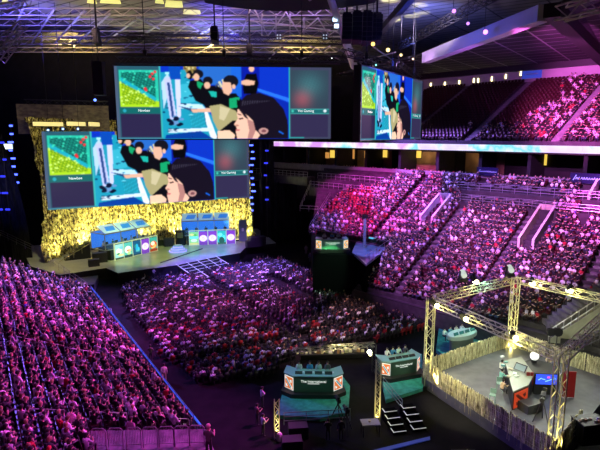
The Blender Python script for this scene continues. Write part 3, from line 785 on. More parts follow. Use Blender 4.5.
# floor blocks in front of the stage
FLOOR_AREA = [(122, 288), (150, 278), (182, 276), (222, 268), (266, 259), (288, 260), (322, 278), (364, 296), (422, 318), (424, 327), (382, 336), (352, 340), (300, 350), (280, 360), (276, 372), (200, 380), (160, 352), (132, 318)]
fd = Vector((.855, .519, 0)).normalized(); fn = Vector((fd.y, -fd.x, 0)); F0 = G(200, 278, 0)
AISLE_F = [(262, 276), (276, 274), (318, 296), (306, 300)]
def seats_floor():
    for k in range(60):
        for j in range(-80, 110):
            if k in (17, 34): continue
            P = F0 + fn * (k * 1.02 - 6) + fd * (j * .60); x, y = proj(P + Vector((0, 0, .6)))
            if (j % 26) in (0, 1): continue
            if not inpoly(x, y, FLOOR_AREA) or inpoly(x, y, AISLE_F): continue
            yaw = math.atan2(-fn.y, -fn.x) - PI / 2; P.z = 0
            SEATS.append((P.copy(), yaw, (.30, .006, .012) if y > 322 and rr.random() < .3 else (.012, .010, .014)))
            if rr.random() > (.95 if y < 320 else .78): continue
            CROWD.append([P.copy(), yaw + rr.uniform(-.3, .3), 'floor block', k, j * .6, x, y])
seats_floor()
# upper deck over the suites
def Upt(s, d): P = R0 + rd * s + rn * d; return Vector((P.x, P.y, 20.6 + d * .47))
mb = MB()
for k in range(24):
    a = k * .92; b = a + .92; p = [Upt(22, a), Upt(110, a), Upt(110, b), Upt(22, b)]; z = Upt(0, b).z
    mb.add([(q.x, q.y, z - 1.2) for q in p] + [(q.x, q.y, z) for q in p], [(0, 3, 2, 1), (4, 5, 6, 7), (0, 1, 5, 4), (1, 2, 6, 5), (2, 3, 7, 6), (3, 0, 4, 7)])
struct('seating_terrace', mb, concrete)
UAISLES = [32, 43.5, 56, 70]
for k in range(23):
    s = 23
    while s < 92:
        s += .62
        if any(abs(s - a) < .7 for a in UAISLES): continue
        P = Upt(s, k * .92 + .5); P.z = Upt(0, k * .92 + .92).z; x, y = proj(P + Vector((0, 0, .5)))
        if x < 415 or x > 690: continue
        yaw = math.atan2(-rn.y, -rn.x) - PI / 2
        SEATS.append((P.copy(), yaw, (.03, .0015, .003)))
        dens = 0
        if inpoly(x, y, [(505, 150), (512, 130), (540, 108), (575, 96), (590, 84), (700, 70), (700, 160)]): dens = .8
        elif x > 470 and y > 124: dens = .28
        elif x > 560: dens = .3
        if rr.random() < dens: CROWD.append([P.copy(), yaw + rr.uniform(-.1, .5), 'upper deck', k, s, x, y])
# choose the 300 largest in view as people of their own, the rest is one crowd
def vis(c): return 4 < c[5] < 596 and 30 < c[6] < 447
def dist(c): return (c[0] - Vector((0, 0, CAMH))).length
order = sorted([i for i, c in enumerate(CROWD) if vis(c)], key=lambda i: dist(CROWD[i]))[:300]; near = set(order)
print('crowd', len(CROWD), 'nearest', dist(CROWD[order[0]]), dist(CROWD[order[-1]]))
keys = ['lap', 'phone', 'clap', 'fold', 'lean', 'cheer', 'back']; wts = [6, 5, 3, 4, 5, 1, 4]
hairs = [('black', (.015, .012, .01)), ('dark brown', (.03, .02, .012)), ('brown', (.10, .05, .02)), ('fair', (.30, .2, .09))]
rows = {}
for i in order: rows.setdefault((CROWD[i][2], CROWD[i][3]), []).append(i)
pos = {}
for k, v in rows.items():
    for n_, i in enumerate(sorted(v, key=lambda i: CROWD[i][4])): pos[i] = n_ + 1
desc = dict(lap='seated', phone='phone up', clap='clapping', fold='arms folded', lean='leaning forward', cheer='arm raised', back='leaning back')
def lab16(c, d, w_):
    s_ = '%s-shirted spectator %s, %s' % (c, d, w_)
    return s_ if len(s_.split()) <= 16 else '%s-shirted spectator, %s' % (c, w_)
items = []
for i, c in enumerate(CROWD):
    p = pick(rr)
    if i in near:
        k = rr.choices(keys, wts)[0]; hc = hairs[min(3, int(rr.random() ** 2 * 4))]
        if c[2] == 'left stand': where = 'left stand row %d above blue rail, %s from camera end' % (c[3] + 1, ordn(pos[i]))
        else: where = 'floor row %d from stage, %s from left' % (c[3] + 1, ordn(pos[i]))
        P = c[0].copy()
        person(k, P, c[1], p[1], cols(p[1], rr)[2], hc[1], lab16(p[0], desc[k], where), 'seated spectators in the near rows', 'spectator', rr.uniform(.94, 1.06), lite=False)
    else:
        items.append((rr.choices(range(6), [8, 3, .7, 4, 3, 4])[0], c[0], c[1], rr.uniform(.95, 1.15), cols(p[1], rr)))
cr = scatter('crowd', LOWA, items, attrcol('crowd_colours', .8)); tag(cr, 'packed audience filling the floor, the far stands and the upper deck', 'crowd', kind='stuff')
# seats likewise
so_ = sorted([i for i, c in enumerate(SEATS) if 2 < proj(c[0])[0] < 598 and 30 < proj(c[0])[1] < 448], key=lambda i: (SEATS[i][0] - Vector((0, 0, CAMH))).length)[:300]; sn = set(so_)
m_seat = objcol('seat_plastic', .45)
sa_me = None
def sgrp(P): s, d = Lsd(P); return int(round((d - .45) / .85)), s
srows = {}
for i in so_: srows.setdefault(sgrp(SEATS[i][0])[0], []).append(i)
spos = {}
for k, v in srows.items():
    for n_, i in enumerate(sorted(v, key=lambda i: sgrp(SEATS[i][0])[1])): spos[i] = (k + 1, n_ + 1)
for i in so_:
    P, yaw, c = SEATS[i]
    if sa_me is None:
        a = SEATA.build('stadium_seat', m_seat); b = SEATB.build('backrest', m_seat, a); sa_me, sb_me = a.data, b.data
    else:
        a = bpy.data.objects.new('stadium_seat', sa_me); COL.objects.link(a); b = bpy.data.objects.new('backrest', sb_me); COL.objects.link(b); b.parent = a
    a.location = P; a.rotation_euler = (0, 0, yaw); a.color = (*c, 1); b.color = (*c, 1)
    tag(a, 'dark red folding stadium seat, left stand row %d above blue rail, %s from camera end' % spos[i], 'seat', 'stadium seats of the left stand')
ss_ = scatter('seat_rows', [SEATLOW], [(0, P, yaw, 1, (c, c)) for i, (P, yaw, c) in enumerate(SEATS) if i not in sn], attrcol('seat_colours', .5))
tag(ss_, 'rows of red folding seats of the floor, the right stand and the upper deck', 'seats', kind='stuff')
# aisle stair treads; the paler concrete has light on the far aisles mixed in
def aisle(pt, s, d0, d1, row, w_, m, label, rise_sign):
    P0 = pt(s, d0); mb = MB(); n = int((d1 - d0) / row)
    ang = math.atan2(rd.y, rd.x) if pt is not Lpt else math.atan2(le.y, le.x)
    for k in range(n * 2):
        P = pt(s, d0 + k * row / 2); mb.box((P.x, P.y, P.z + .02 if k % 2 else P.z + .2), (w_, row * .45, .3), ang)
    o = mb.build('aisle_stairs', m); tag(o, label, 'stairs', 'aisle stairs of the stands'); return o
m_aisle = noisy('aisle_concrete', (.10, .095, .10), (.15, .14, .15), 2, .7); m_aisle_lit = noisy('aisle_concrete_lit', (.26, .25, .26), (.34, .32, .34), 2, .7)
names = ['nearest the far desk', 'left of the first walled stairwell', 'right of the first walled stairwell', 'left of the second walled stairwell', 'right of the second walled stairwell', 'at the right end']
for s, nm in zip(AISLES_R, names): aisle(Rpt, s, (4.5 if s > 50 else 2), 21.8 if s > 41 else 12.4, RROW, .85, m_aisle_lit if s < 38 else m_aisle, 'concrete aisle stairs of the lower right stand, ' + nm, 1)
for s, nm in zip(LAISLES, ('nearer the camera', 'nearer the stage')): aisle(Lpt, s, 0, 24, .85, .7, m_aisle, 'concrete aisle stairs of the left stand, ' + nm, 1)
def uaisle(s, nm):
    mb = MB(); ang = math.atan2(rd.y, rd.x)
    for k in range(46):
        P = Upt(s, .3 + k * .46); mb.box((P.x, P.y, P.z + .35), (1.0, .4, .3), ang)
    tag(mb.build('aisle_stairs', m_aisle), 'steep aisle stairs of the upper deck, ' + nm, 'stairs', 'aisle stairs of the upper deck')
for s, nm in zip(UAISLES, ('at its left end', 'left of the crowd', 'at the crowd edge', 'inside the crowd')): uaisle(s, nm)

# ------------------------------------------------------------------ facade between the stands: parapet, suites, ribbon board, concourse
def Fp(s, out, z): P = R0 + rd * s + rn * out; return Vector((P.x, P.y, z))
def wallslab(name, s0, s1, out, z0, z1, m, t_=.25): return struct(name, MB().slab(Fp(s0, out, z0), Fp(s1, out, z0), Fp(s1, out, z1), Fp(s0, out, z1), -t_), m)
S0, S1 = -4.5, 112
wallslab('parapet', S0, S1, .2, 15.0, 16.15, noisy('parapet_paint', (.16, .16, .17), (.22, .21, .22), 1.5, .8))
struct('suite_floor', MB().slab(Fp(S0, .2, 14.9), Fp(S1, .2, 14.9), Fp(S1, 6, 14.9), Fp(S0, 6, 14.9), .2), concrete)
struct('suite_floor', MB().slab(Fp(S0, .2, 19.3), Fp(S1, .2, 19.3), Fp(S1, 6, 19.3), Fp(S0, 6, 19.3), .25), darkwall)
wallslab('wall_suites', S0, S1, 5.5, 14.9, 19.5, darkwall)
wallslab('wall_under_parapet', S0, S1, .45, 9.0, 15.0, darkwall)
# ribbon board
def ribbonmat():
    m = mat('ribbon_led', (.02, .02, .02), .4); nt = m.node_tree; b = nt.nodes['Principled BSDF']; L = nt.links.new
    tc = nt.nodes.new('ShaderNodeTexCoord'); n = nt.nodes.new('ShaderNodeTexNoise'); n.noise_dimensions = '3D'; n.inputs['Scale'].default_value = .13; n.inputs['Detail'].default_value = 5
    r = nt.nodes.new('ShaderNodeValToRGB'); e = r.color_ramp.elements; e[0].position = .40; e[0].color = (.72, .62, 1, 1); e[1].position = .64; e[1].color = (.7, .3, .9, 1); x = e.new(.50); x.color = (.15, .75, .85, 1); x = e.new(.56); x.color = (.95, .95, 1, 1); x = e.new(.46); x.color = (.85, .8, 1, 1)
    L(tc.outputs['Object'], n.inputs['Vector']); L(n.outputs['Fac'], r.inputs['Fac']); L(r.outputs['Color'], b.inputs['Emission Color']); b.inputs['Emission Strength'].default_value = 1.15
    return m
mr = ribbonmat(); ang = math.atan2(rd.y, rd.x)
t = thing('ribbon_board', 'long glowing white, cyan and pink LED ribbon board along the upper deck edge', 'LED board', Fp(-4.5, 0, 0), ang)
for k in range(14):
    x = k * 8.0
    MB().box((x + 4, .05, 20.0), (7.97, .22, .95)).build('panel', mr, t)
MB().box((56, .3, 20.0), (112, .3, 1.25)).build('casing', black, t)
wallslab('upper_deck_edge', -4.5, 112, .5, 19.3, 20.9, darkwall)
# concourse band above the upper deck
def bandmat(): return noisy('concourse_wall', (.34, .33, .34), (.42, .40, .41), .4, .8)
struct('wall_concourse', MB().slab(Fp(14, 22.5, 30.8), Fp(112, 22.5, 30.8), Fp(112, 22.5, 33.2), Fp(14, 22.5, 33.2), .3), bandmat())
struct('wall_end_upper', MB().slab(Fp(-2, .5, 20.9), Fp(-2, 22.5, 20.9), Fp(-2, 22.5, 33), Fp(-2, .5, 33), .3), darkwall)
lam = mat('warm_lamp', (.1, .1, .05), .4, 0, (1, .85, .4), 5)
for px, py, nm in ((358, 89, 'left of the angled screen'), (431, 85, 'just right of the angled screen'), (445, 84, 'second right of the angled screen'), (459.5, 82.5, 'third right of the angled screen'), (474, 80.5, 'left one of the close pair'), (478.5, 80.5, 'right one of the close pair'), (492, 79, 'right of the close pair'), (506, 76.5, 'second to the right of the close pair'), (521, 73.5, 'nearest the blue sign')):
    P = PP(px, py, Fp(0, 22.2, 30), rn)
    t = thing('wall_lamp', 'small warm upright lamp on the concourse wall, ' + nm, 'lamp', P, ang, 'lamps of the top concourse')
    MB().box((0, .05, 0), (.35, .2, 1.0)).build('backplate', darkalu, t); MB().box((0, -.08, 0), (.24, .14, .8)).build('lamp_glass', lam, t)
P = PP(532, 74.5, Fp(0, 22.2, 30), rn); t = thing('concourse_sign', 'blue lit sign panel on the top concourse wall', 'sign', P, ang)
MB().box((0, 0, 0), (3.4, .2, 1.3)).build('panel', mat('blue_sign', (.02, .04, .3), .4, 0, (.05, .1, .7), .5), t); MB().box((0, -.12, .1), (2.2, .04, .2)).build('lettering_bar', mat('sign_marks', (.2, .3, .6), .4), t)
# suites: dividers, lit openings, seats silhouettes at the rail
orange = mat('suite_window_lit', (.3, .2, .05), .5, 0, (1, .45, .10), .55); orange2 = mat('suite_window_bright', (.4, .3, .05), .5, 0, (1, .68, .10), .95)
brown = mat('suite_wall_warm', (.25, .17, .10), .8)
dv = MB()
for k in range(15): dv.slab(Fp(2 + k * 7.2, .5, 15.1), Fp(2 + k * 7.2, 5.5, 15.1), Fp(2 + k * 7.2, 5.5, 19.3), Fp(2 + k * 7.2, .5, 19.3), .5)
struct('suite_partition', dv, darkwall)
wm = noisy('suite_back_warm', (.16, .10, .055), (.26, .17, .09), .7, .8)
for k_, (a_, b_) in enumerate(((4, 15), (18, 26), (29, 38), (40.5, 47), (75, 84))):
    struct('wall_suite_back', MB().slab(Fp(a_, 5.3, 15.1), Fp(b_, 5.3, 15.1), Fp(b_, 5.3, 19), Fp(a_, 5.3, 19), -.1), wm)
    P_ = Fp((a_ + b_) / 2, 3.6, 18.7); l_ = bpy.data.lights.new('suite_lamp', 'POINT'); l_.energy = 160; l_.color = (1, .62, .28); l_.shadow_soft_size = .3; o_ = bpy.data.objects.new('suite_lamp', l_); COL.objects.link(o_); o_.location = P_
n_ = 0
for px, py, w_, h_, mm, lab in ((289, 155, 2.4, 1.5, brown, 'dim brown'), (299, 154.5, 1.4, 1.2, brown, 'dim brown'), (321, 155, 5, 1.3, orange, 'orange lit'), (333, 154, 1.6, 1.6, orange2, 'bright yellow'), (352, 153, 1.6, 2.3, orange, 'orange lit'), (371, 154.5, 3.2, 1.5, orange, 'orange lit'), (385, 153.5, 1.3, 1.5, orange2, 'bright yellow'), (413, 154, 3.6, 1.4, orange2, 'bright yellow'), (541, 158.5, 1.9, 2.0, orange2, 'yellow')):
    P = PP(px, py, Fp(0, 5.2, 17), rn); n_ += 1
    t = thing('window_%d' % (n_ + 10), lab + ' suite window above the right stand, window %d from the left' % n_, 'window', P, ang)
    MB().box((0, 0, 0), (w_, .1, h_)).build('pane', mm, t); fb = MB()
    for q in (-1, 1): fb.box((q * w_ / 2, -.05, 0), (.1, .12, h_ + .1)); fb.box((0, -.05, q * h_ / 2), (w_, .12, .1))
    fb.build('window_frame', darkalu, t)
    t['kind'] = 'structure'
for ch in [o for o in COL.objects if o.name.startswith('window_')]:
    if 'label' in ch: del ch['label']; del ch['category']
si = []
for k in range(170):
    s = 3 + k * .62
    if R.random() < .8: si.append((R.choice([0, 3, 5]), Fp(s, 1.6, 15.0), ang + PI + R.uniform(-.4, .6), 1.0, cols(R.choice([(.02, .02, .03), (.1, .09, .1), (.5, .4, .4)]), R)))
sc_ = scatter('suite_guests', LOWA, si, MATS['crowd_colours']); tag(sc_, 'dark row of guests sitting along the suite balcony under the ribbon board', 'crowd', kind='stuff')

# railed boxes under the parapet
def railing(pts, h, label, group=None, bars=2, cat='railing', m=railm, post=1.6, name='railing', r=.03, infill=False):
    P0 = Vector(pts[0]); t = thing(name, label, cat, P0, 0, group); tb = MB(); pb = MB()
    for a, b in zip(pts[:-1], pts[1:]):
        a = Vector(a) - P0; b = Vector(b) - P0; L = (b - a).length; n = max(1, int(L / post))
        for k in range(bars):
            z = Vector((0, 0, h * (1 - k / max(1, bars)))); tb.tube(a + z, b + z, r, 5)
        for k in range(n + 1):
            q = a.lerp(b, k / n); pb.tube(q, q + Vector((0, 0, h)), r, 5)
    tb.build('rail', m, t); pb.build('posts', m, t); return t
def pressbox(s0, s1, dA, dB, z, label):
    ps = [Fp(s0, -dA, 0), Fp(s1, -dA, 0), Fp(s1, -dB, 0), Fp(s0, -dB, 0)]
    o = MB().prism([(p.x, p.y) for p in ps], z - 1.6, z).build('box_platform', concrete); tag(o, label, 'platform')
    return ps
for k, (dA, dB, z) in enumerate(((1.0, 3.4, 14.0), (3.4, 6.0, 12.6))):
    sa_, sb_ = (44.0, 64.5) if k == 0 else (46, 66)
    pressbox(sa_, sb_, dA, dB, z, ('upper' if k == 0 else 'lower') + ' dark box platform between the two walled stairwells of the right stand')
    a, b = Fp(sa_, -dB + .1, z), Fp(sb_, -dB + .1, z)
    railing([a, b], 1.1, ('upper' if k == 0 else 'lower') + ' railing of the box seats between the two walled stairwells', 'box seat railings', 3)
    for q in range(7):
        if q % 1 == 0:
            P = Fp(sa_ + 1.5 + q * (sb_ - sa_ - 2) / 7, -(dA + dB) / 2, z)
            tt = thing('box_table', 'small dark box table on the %s box platform, %s from the left' % (('upper' if k == 0 else 'lower'), ordn(q + 1)), 'table', P, ang, 'tables of the box seats')
            MB().box((0, 0, .78), (1.7, .6, .06)).build('table_top', mat('table_grey', (.2, .18, .22), .5), tt); MB().box((0, 0, .38), (1.5, .08, .74)).build('leg_panel', black, tt)
for k, (dA, dB, z, sa_, sb_) in enumerate(((1.0, 3.2, 13.9, -3.5, 12.8), (1.0, 3.2, 13.9, 15.5, 31), (3.2, 5.4, 12.5, 15.5, 32))):
    lab = ('left end', 'behind the red seats, upper', 'behind the red seats, lower')[k]
    pressbox(sa_, sb_, dA, dB, z, 'dark box platform at the far end of the right stand, ' + lab)
    railing([Fp(sa_, -dB + .1, z), Fp(sb_, -dB + .1, z)], 1.0, 'white railing of the far box platform, ' + lab, 'far box railings', 2, post=1.1)
# sloping rails of the small red block at far left
a, b, c, d = (RB(*p) for p in ((300, 213), (318, 214), (326, 186), (311, 187)))
railing([a + Vector((0, 0, .3)), d + Vector((0, 0, .3))], 1.0, 'slanted white railing at the left edge of the far red seat block', None, 2)
railing([b + Vector((0, 0, .3)), a + Vector((0, 0, .3))], 1.0, 'short white railing at the foot of the far red seat block', None, 2)
a, b = RB(309, 233), RB(330, 199); railing([a + Vector((0, 0, .2)), b + Vector((0, 0, .2))], 1.0, 'slanted railing bounding the crowd beside the far red seats', None, 2)
a, b = RB(309, 233), RB(352, 240); railing([a + Vector((0, 0, .2)), b + Vector((0, 0, .2))], .9, 'low railing along the foot of the far right stand crowd', None, 2)

# walled stairwells (vomitories)
def stairwell(pa, pb, pc, label, m, inner):
    """pa lower left, pb lower right, pc upper left corner on the slope"""
    A, B, C_ = RB(*pa), RB(*pb), RB(*pc); s, d0 = Rsd(A); s2, _ = Rsd(B); _, d1 = Rsd(C_)
    if s2 < s + 1.2: s2 = s + 1.6
    t = thing('stairwell', label, 'stairwell', Rpt(s, d0, 0), ang)
    L = d0 - d1; W_ = s2 - s; H_ = RSL * L
    def wall(x):
        mb = MB(); pts = [(0, -.6), (L, H_ - .6 - .0), (L, H_ + 1.5), (0, 1.5)]
        vs = [(x - .14, y, z) for y, z in pts] + [(x + .14, y, z) for y, z in pts]
        mb.add(vs, [(3, 2, 1, 0), (4, 5, 6, 7), (0, 1, 5, 4), (1, 2, 6, 5), (2, 3, 7, 6), (3, 0, 4, 7)]); return mb
    wall(0).build('side_wall', m, t); wall(W_).build('side_wall', inner, t)
    MB().box((W_ / 2, L, H_ + .4), (W_, .25, 2.2)).build('end_wall', m, t)
    fl = MB(); 
    for k in range(10): fl.box((W_ / 2, L * (k + .5) / 10, -.4 + H_ * k / 10 * .95), (W_, L / 10, .4))
    fl.build('stair', concrete, t); return t
m_vw = noisy('stairwell_wall', (.62, .58, .60), (.72, .68, .70), .8, .7); m_vy = noisy('stairwell_wall_warm', (.62, .56, .42), (.70, .62, .48), .8, .7)
stairwell((420, 226), (432, 227), (441, 203), 'pink lit walled stairwell in the middle of the right stand', m_vw, m_vw)
stairwell((518, 250), (533, 251), (546, 216), 'walled stairwell with cream inside in the right stand, nearer the camera', m_vy, m_vw)
stairwell((588, 206), (604, 206), (608, 186), 'walled stairwell cut by the right edge of the picture', m_vy, m_vw)
# dark blue sign over the rightmost entrance, with a yellow lit doorway
P = PP(590, 178.5, Fp(0, .1, 15), rn); t = thing('entrance_sign', 'dark navy sign with pale script over the entrance at the right edge', 'sign', P, ang)
MB().box((0.3, -.2, 0), (5.2, .25, 1.3)).build('panel', mat('navy_sign', (.01, .012, .06), .3), t)
def script_marks(t, x0, x1, z, h, m, sd):
    q = random.Random(sd); lb = MB(); x = x0
    lb.tube((x0, -.34, z - h), (x0 + h * 1.2, -.34, z + h * 1.4), h * .25, 4); x += h
    while x < x1:
        lb.tube((x, -.34, z - h * .5), (x + h * .5, -.34, z + h * q.uniform(.3, .7)), h * .2, 4); lb.tube((x + h * .5, -.34, z + h * .4), (x + h * .8, -.34, z - h * .5), h * .18, 4); x += h * 1.0
    lb.build('lettering', m, t)
script_marks(t, -1.9, 2.6, 0, .30, mat('sign_text', (.3, .4, .8), .4, 0, (.3, .35, 1), .6), 3)
P = PP(594, 188, Fp(0, .3, 15), rn); struct('door_1', MB().box((P.x, P.y, P.z), (2.4, .1, 1.7), ang), orange2)
P = PP(488, 171.5, Fp(0, .1, 15), rn); t = thing('entrance_sign', 'small dark sign hung on the parapet above the box seats', 'sign', P, ang)
MB().box((0, -.2, 0), (3.2, .2, 1.2)).build('panel', MATS['navy_sign'], t)
script_marks(t, -1.3, 1.3, 0, .2, mat('sign_text_dim', (.25, .3, .5), .4, 0, (.2, .25, .8), .25), 4)
# ------------------------------------------------------------------ player booths on the stage
m_frame = mat('booth_frame_grey', (.35, .37, .36), .4, .3); m_pf = mat('poster_frame', (.75, .78, .62), .5, 0, (.8, .85, .6), .35)
m_bglass = mat('booth_glass', (.55, .75, 1), .05, 0, alpha=.07)
m_blue = mat('booth_blue_glow', (.02, .2, .7), .5, 0, (.03, .22, 1), .75)  # blue light inside the booth, put in as a glow of the wall
m_roof = mat('booth_roof_panel', (.45, .65, .8), .25, 0, (.35, .62, .85), .55)
def ec(name, c, s=1.0): return mat(name, tuple(x * .3 for x in c), .5, 0, c, s)
POSTER = {
 'pale': ((.35, .75, .72), [('e', -.05, 1.35, .45, .5, (.85, .95, .8)), ('e', -.15, .95, .22, .16, (.05, .3, .12)), ('e', .2, .7, .4, .2, (.75, .8, .35)), ('b', 0, .2, 1.2, .25, (.05, .09, .06)), ('e', .3, 1.9, .3, .25, (.2, .6, .75))]),
 'white': ((.10, .55, .48), [('e', -.05, 1.35, .48, .6, (.95, .95, .85)), ('e', .15, 1.15, .3, .25, (.8, .6, .3)), ('e', -.1, 1.2, .12, .15, (.7, .2, .08)), ('b', 0, .25, 1.2, .35, (.02, .06, .06)), ('e', .1, .7, .3, .25, (.45, .75, .3))]),
 'blue': ((.01, .10, .22), [('e', 0, 1.3, .22, .7, (.02, .45, .75)), ('e', -.25, 1.6, .12, .3, (.03, .3, .25)), ('e', .25, 1.0, .14, .4, (.05, .6, .8)), ('e', .05, .8, .28, .14, (.1, .5, .5)), ('b', 0, .2, 1.2, .2, (.01, .05, .1))]),
 'purple': ((.22, .05, .55), [('e', 0, 1.25, .56, .62, (.80, .55, .95)), ('e', 0, 1.25, .44, .48, (.95, .88, 1)), ('b', 0, .28, 1.2, .45, (.16, .05, .42))]),
 'red': ((.05, .42, .32), [('e', 0, 1.2, .55, .7, (.75, .12, .03)), ('e', -.1, 1.45, .3, .35, (.95, .9, .65)), ('e', .2, 1.0, .22, .25, (.9, .55, .1)), ('b', 0, .3, 1.2, .4, (.30, .04, .01)), ('e', -.1, .75, .3, .15, (.8, .6, .2))]),
 'green': ((.22, .62, .30), [('e', -.3, 2.0, .3, .2, (.75, .7, .3)), ('b', 0, 1.45, 1.2, .35, (.15, .75, .8)), ('e', 0, .9, .45, .3, (.6, .95, .7)), ('b', 0, .3, 1.2, .3, (.6, .6, .25)), ('e', .2, 1.9, .2, .2, (.1, .5, .1))]),
 'teal': ((.03, .50, .52), [('e', -.2, 1.8, .3, .35, (.2, .9, .95)), ('e', .3, 1.2, .2, .5, (.1, .8, .75)), ('e', 0, .75, .4, .6, (.02, .10, .08)), ('b', 0, .2, 1.2, .3, (.03, .12, .08))]),
}
def poster(kind, t, x, w, h):
    bg, els = POSTER[kind]
    p = MB().box((x, -.04, h / 2), (w, .05, h)).build('poster', ec('poster_bg_' + kind, bg, 1.15), t)
    for n, (sh, ex, ez, rx, rz, c) in enumerate(els):
        y = -.07 - .004 * n; sx = w / 1.2; sz = h / 2.5; mb = MB()
        if sh == 'b': mb.box((x, y, ez * sz), (w, .012, rz * sz * 1.2))
        else:
            rx2 = min(rx * sx, w / 2 - abs(ex * sx)); pts = [(x + ex * sx + rx2 * math.cos(a * PI / 8), ez * sz + rz * sz * math.sin(a * PI / 8)) for a in range(16)]
            mb.add([(a, y, b) for a, b in pts] + [(a, y - .01, b) for a, b in pts], [tuple(range(16)), tuple(range(31, 15, -1))] + [(i, (i + 1) % 16, 16 + (i + 1) % 16, 16 + i) for i in range(16)])
        mb.build('picture_shape', ec('poster_%s_%d' % (kind, n), c, 1.2), p)
    if kind == 'purple': text('lettering', 'IS', h * .34, ec('poster_mark', (.42, .25, .6), .8), p, (x, -.095, h * .5), (PI / 2, 0, 0), .004)
def booth(A, B, kinds, label, side_glass=True):
    A = Vector(A); B = Vector(B); d = B - A; W = d.length; t = thing('player_booth', label, 'booth', A, math.atan2(d.y, d.x))
    PH = 2.75; n = len(kinds); pw = W / n
    fb = MB()
    for k in range(n + 1): fb.box((k * pw, 0, PH / 2), (.14, .16, PH))
    fb.box((W / 2, 0, PH), (W + .14, .16, .14)); fb.box((W / 2, 0, .08), (W + .14, .16, .18)); fb.build('poster_frame', m_pf, t)
    for k, kd in enumerate(kinds):
        poster(kd, t, (k + .5) * pw, pw - .14, PH - .2)
    MB().box((W / 2 - .4, 2.1, .9), (W, 3.2, 1.8)).build('base', black, t)
    x0, x1 = -1.3, W - .9; y0, y1 = .5, 4.2; zb, zt = 1.8, 4.5; zr = 5.6
    f = MB()
    for x in (x0, (x0 * 2 + x1) / 3, (x0 + 2 * x1) / 3, x1):
        for y in (y0, y1): f.box((x, y, (zb + zt) / 2), (.12, .12, zt - zb))
        f.tube((x, y0, zt), (x, (y0 + y1) / 2 + .4, zr), .06, 4); f.tube((x, y1, zt), (x, (y0 + y1) / 2 + .4, zr), .06, 4)
    for z in (zb, zt):
        for y in (y0, y1): f.box(((x0 + x1) / 2, y, z), (x1 - x0, .14, .2 if z == zt else .12))
        for x in (x0, x1): f.box((x, (y0 + y1) / 2, z), (.12, y1 - y0, .16))
    f.tube((x0, (y0 + y1) / 2 + .4, zr), (x1, (y0 + y1) / 2 + .4, zr), .06, 4); f.build('frame', m_frame, t)
    MB().box(((x0 + x1) / 2, y1 - .1, (zb + zt) / 2), (x1 - x0, .06, zt - zb)).build('back_wall', m_blue, t)
    for k in range(3):
        a = x0 + (x1 - x0) * k / 3 + .15; b = x0 + (x1 - x0) * (k + 1) / 3 - .15; ym = (y0 + y1) / 2 + .4
        rp = MB().slab((a, y0 + .05, zt + .08), (b, y0 + .05, zt + .08), (b, ym - .1, zr), (a, ym - .1, zr), .05).build('roof_panel', m_roof, t)
        MB().slab((a + .6, y0 + .45, zt + .36), (b - .5, y0 + .45, zt + .36), (b - .1, ym - .6, zr - .22), (a + 1.0, ym - .6, zr - .22), .03).build('blue_pane', mat('roof_blue_pane', (.03, .2, .5), .3, 0, (.02, .22, .8), .7), rp)
    for k in range(3):
        a = x0 + (x1 - x0) * k / 3 + .06; b = x0 + (x1 - x0) * (k + 1) / 3 - .06
        MB().box(((a + b) / 2, y0, (zb + zt) / 2), (b - a, .03, zt - zb)).build('glass_pane', m_bglass, t)
    MB().box((x0, (y0 + y1) / 2, (zb + zt) / 2), (.03, y1 - y0 - .1, zt - zb)).build('glass_pane', m_bglass, t); MB().box((x1, (y0 + y1) / 2, (zb + zt) / 2), (.03, y1 - y0 - .1, zt - zb)).build('glass_pane', m_bglass, t)
    MB().box(((x0 + x1) / 2, y0 + 1.0, zb + .72), (x1 - x0 - .3, .7, .06)).build('desk', m_frame, t)
    M = Matrix.Translation(A) @ Matrix.Rotation(math.atan2(d.y, d.x), 4, 'Z')
    return t, M, (x0, x1, y0, zb), math.atan2(d.y, d.x)
bA = G(115, 260.5, 1.5); bB = G(157.5, 250.5, 1.5)
b1 = booth(bA, bB, ['pale', 'white', 'blue', 'purple', 'red'], 'left glass player booth on stage with five lit posters along its front')
bC = G(189.5, 245.5, 1.5); bD = G(235.5, 243.5, 1.5)
b2 = booth(bC, bD, ['green', 'purple', 'purple', 'teal', 'purple'], 'right glass player booth on stage with three purple posters')
print('booth W', (bB - bA).length, (bD - bC).length)
for (t, M, (x0, x1, y0, zb), a), nm in ((b1, 'left'), (b2, 'right')):
    for k in range(5):
        x = x0 + (x1 - x0) * (k + .5) / 5
        person('desk', M @ Vector((x, y0 + 1.9, zb - .02)), a + PI, R.choice([(.7, .7, .72), (.05, .05, .06), (.03, .25, .1)]), label='player seated in the %s booth, %s from its left end' % (nm, ordn(k + 1)), group='players in the booths', name='player', lite=True)
        tt = thing('monitor', 'small monitor on the %s booth desk, %s from its left end' % (nm, ordn(k + 1)), 'monitor', M @ Vector((x, y0 + .9, zb + .75)), a, 'booth monitors')
        MB().box((0, 0, .3), (.58, .05, .36)).build('screen', black, tt); MB().box((0, .03, .08), (.08, .08, .16)).build('foot', black, tt)
# door panel at the right booth, dark steps and cases beside the booths
P = G(243, 243, 1.5); t = thing('booth_door_panel', 'grey green door panel with a white notice beside the right booth', 'panel', P, .1)
MB().box((0, 0, 2.4), (1.5, .15, 4.2)).build('panel', mat('door_green_grey', (.18, .26, .26), .6), t); MB().box((0, -.1, 2.6), (.4, .03, .6)).build('notice', mat('paper', (.8, .85, .85), .6), t)
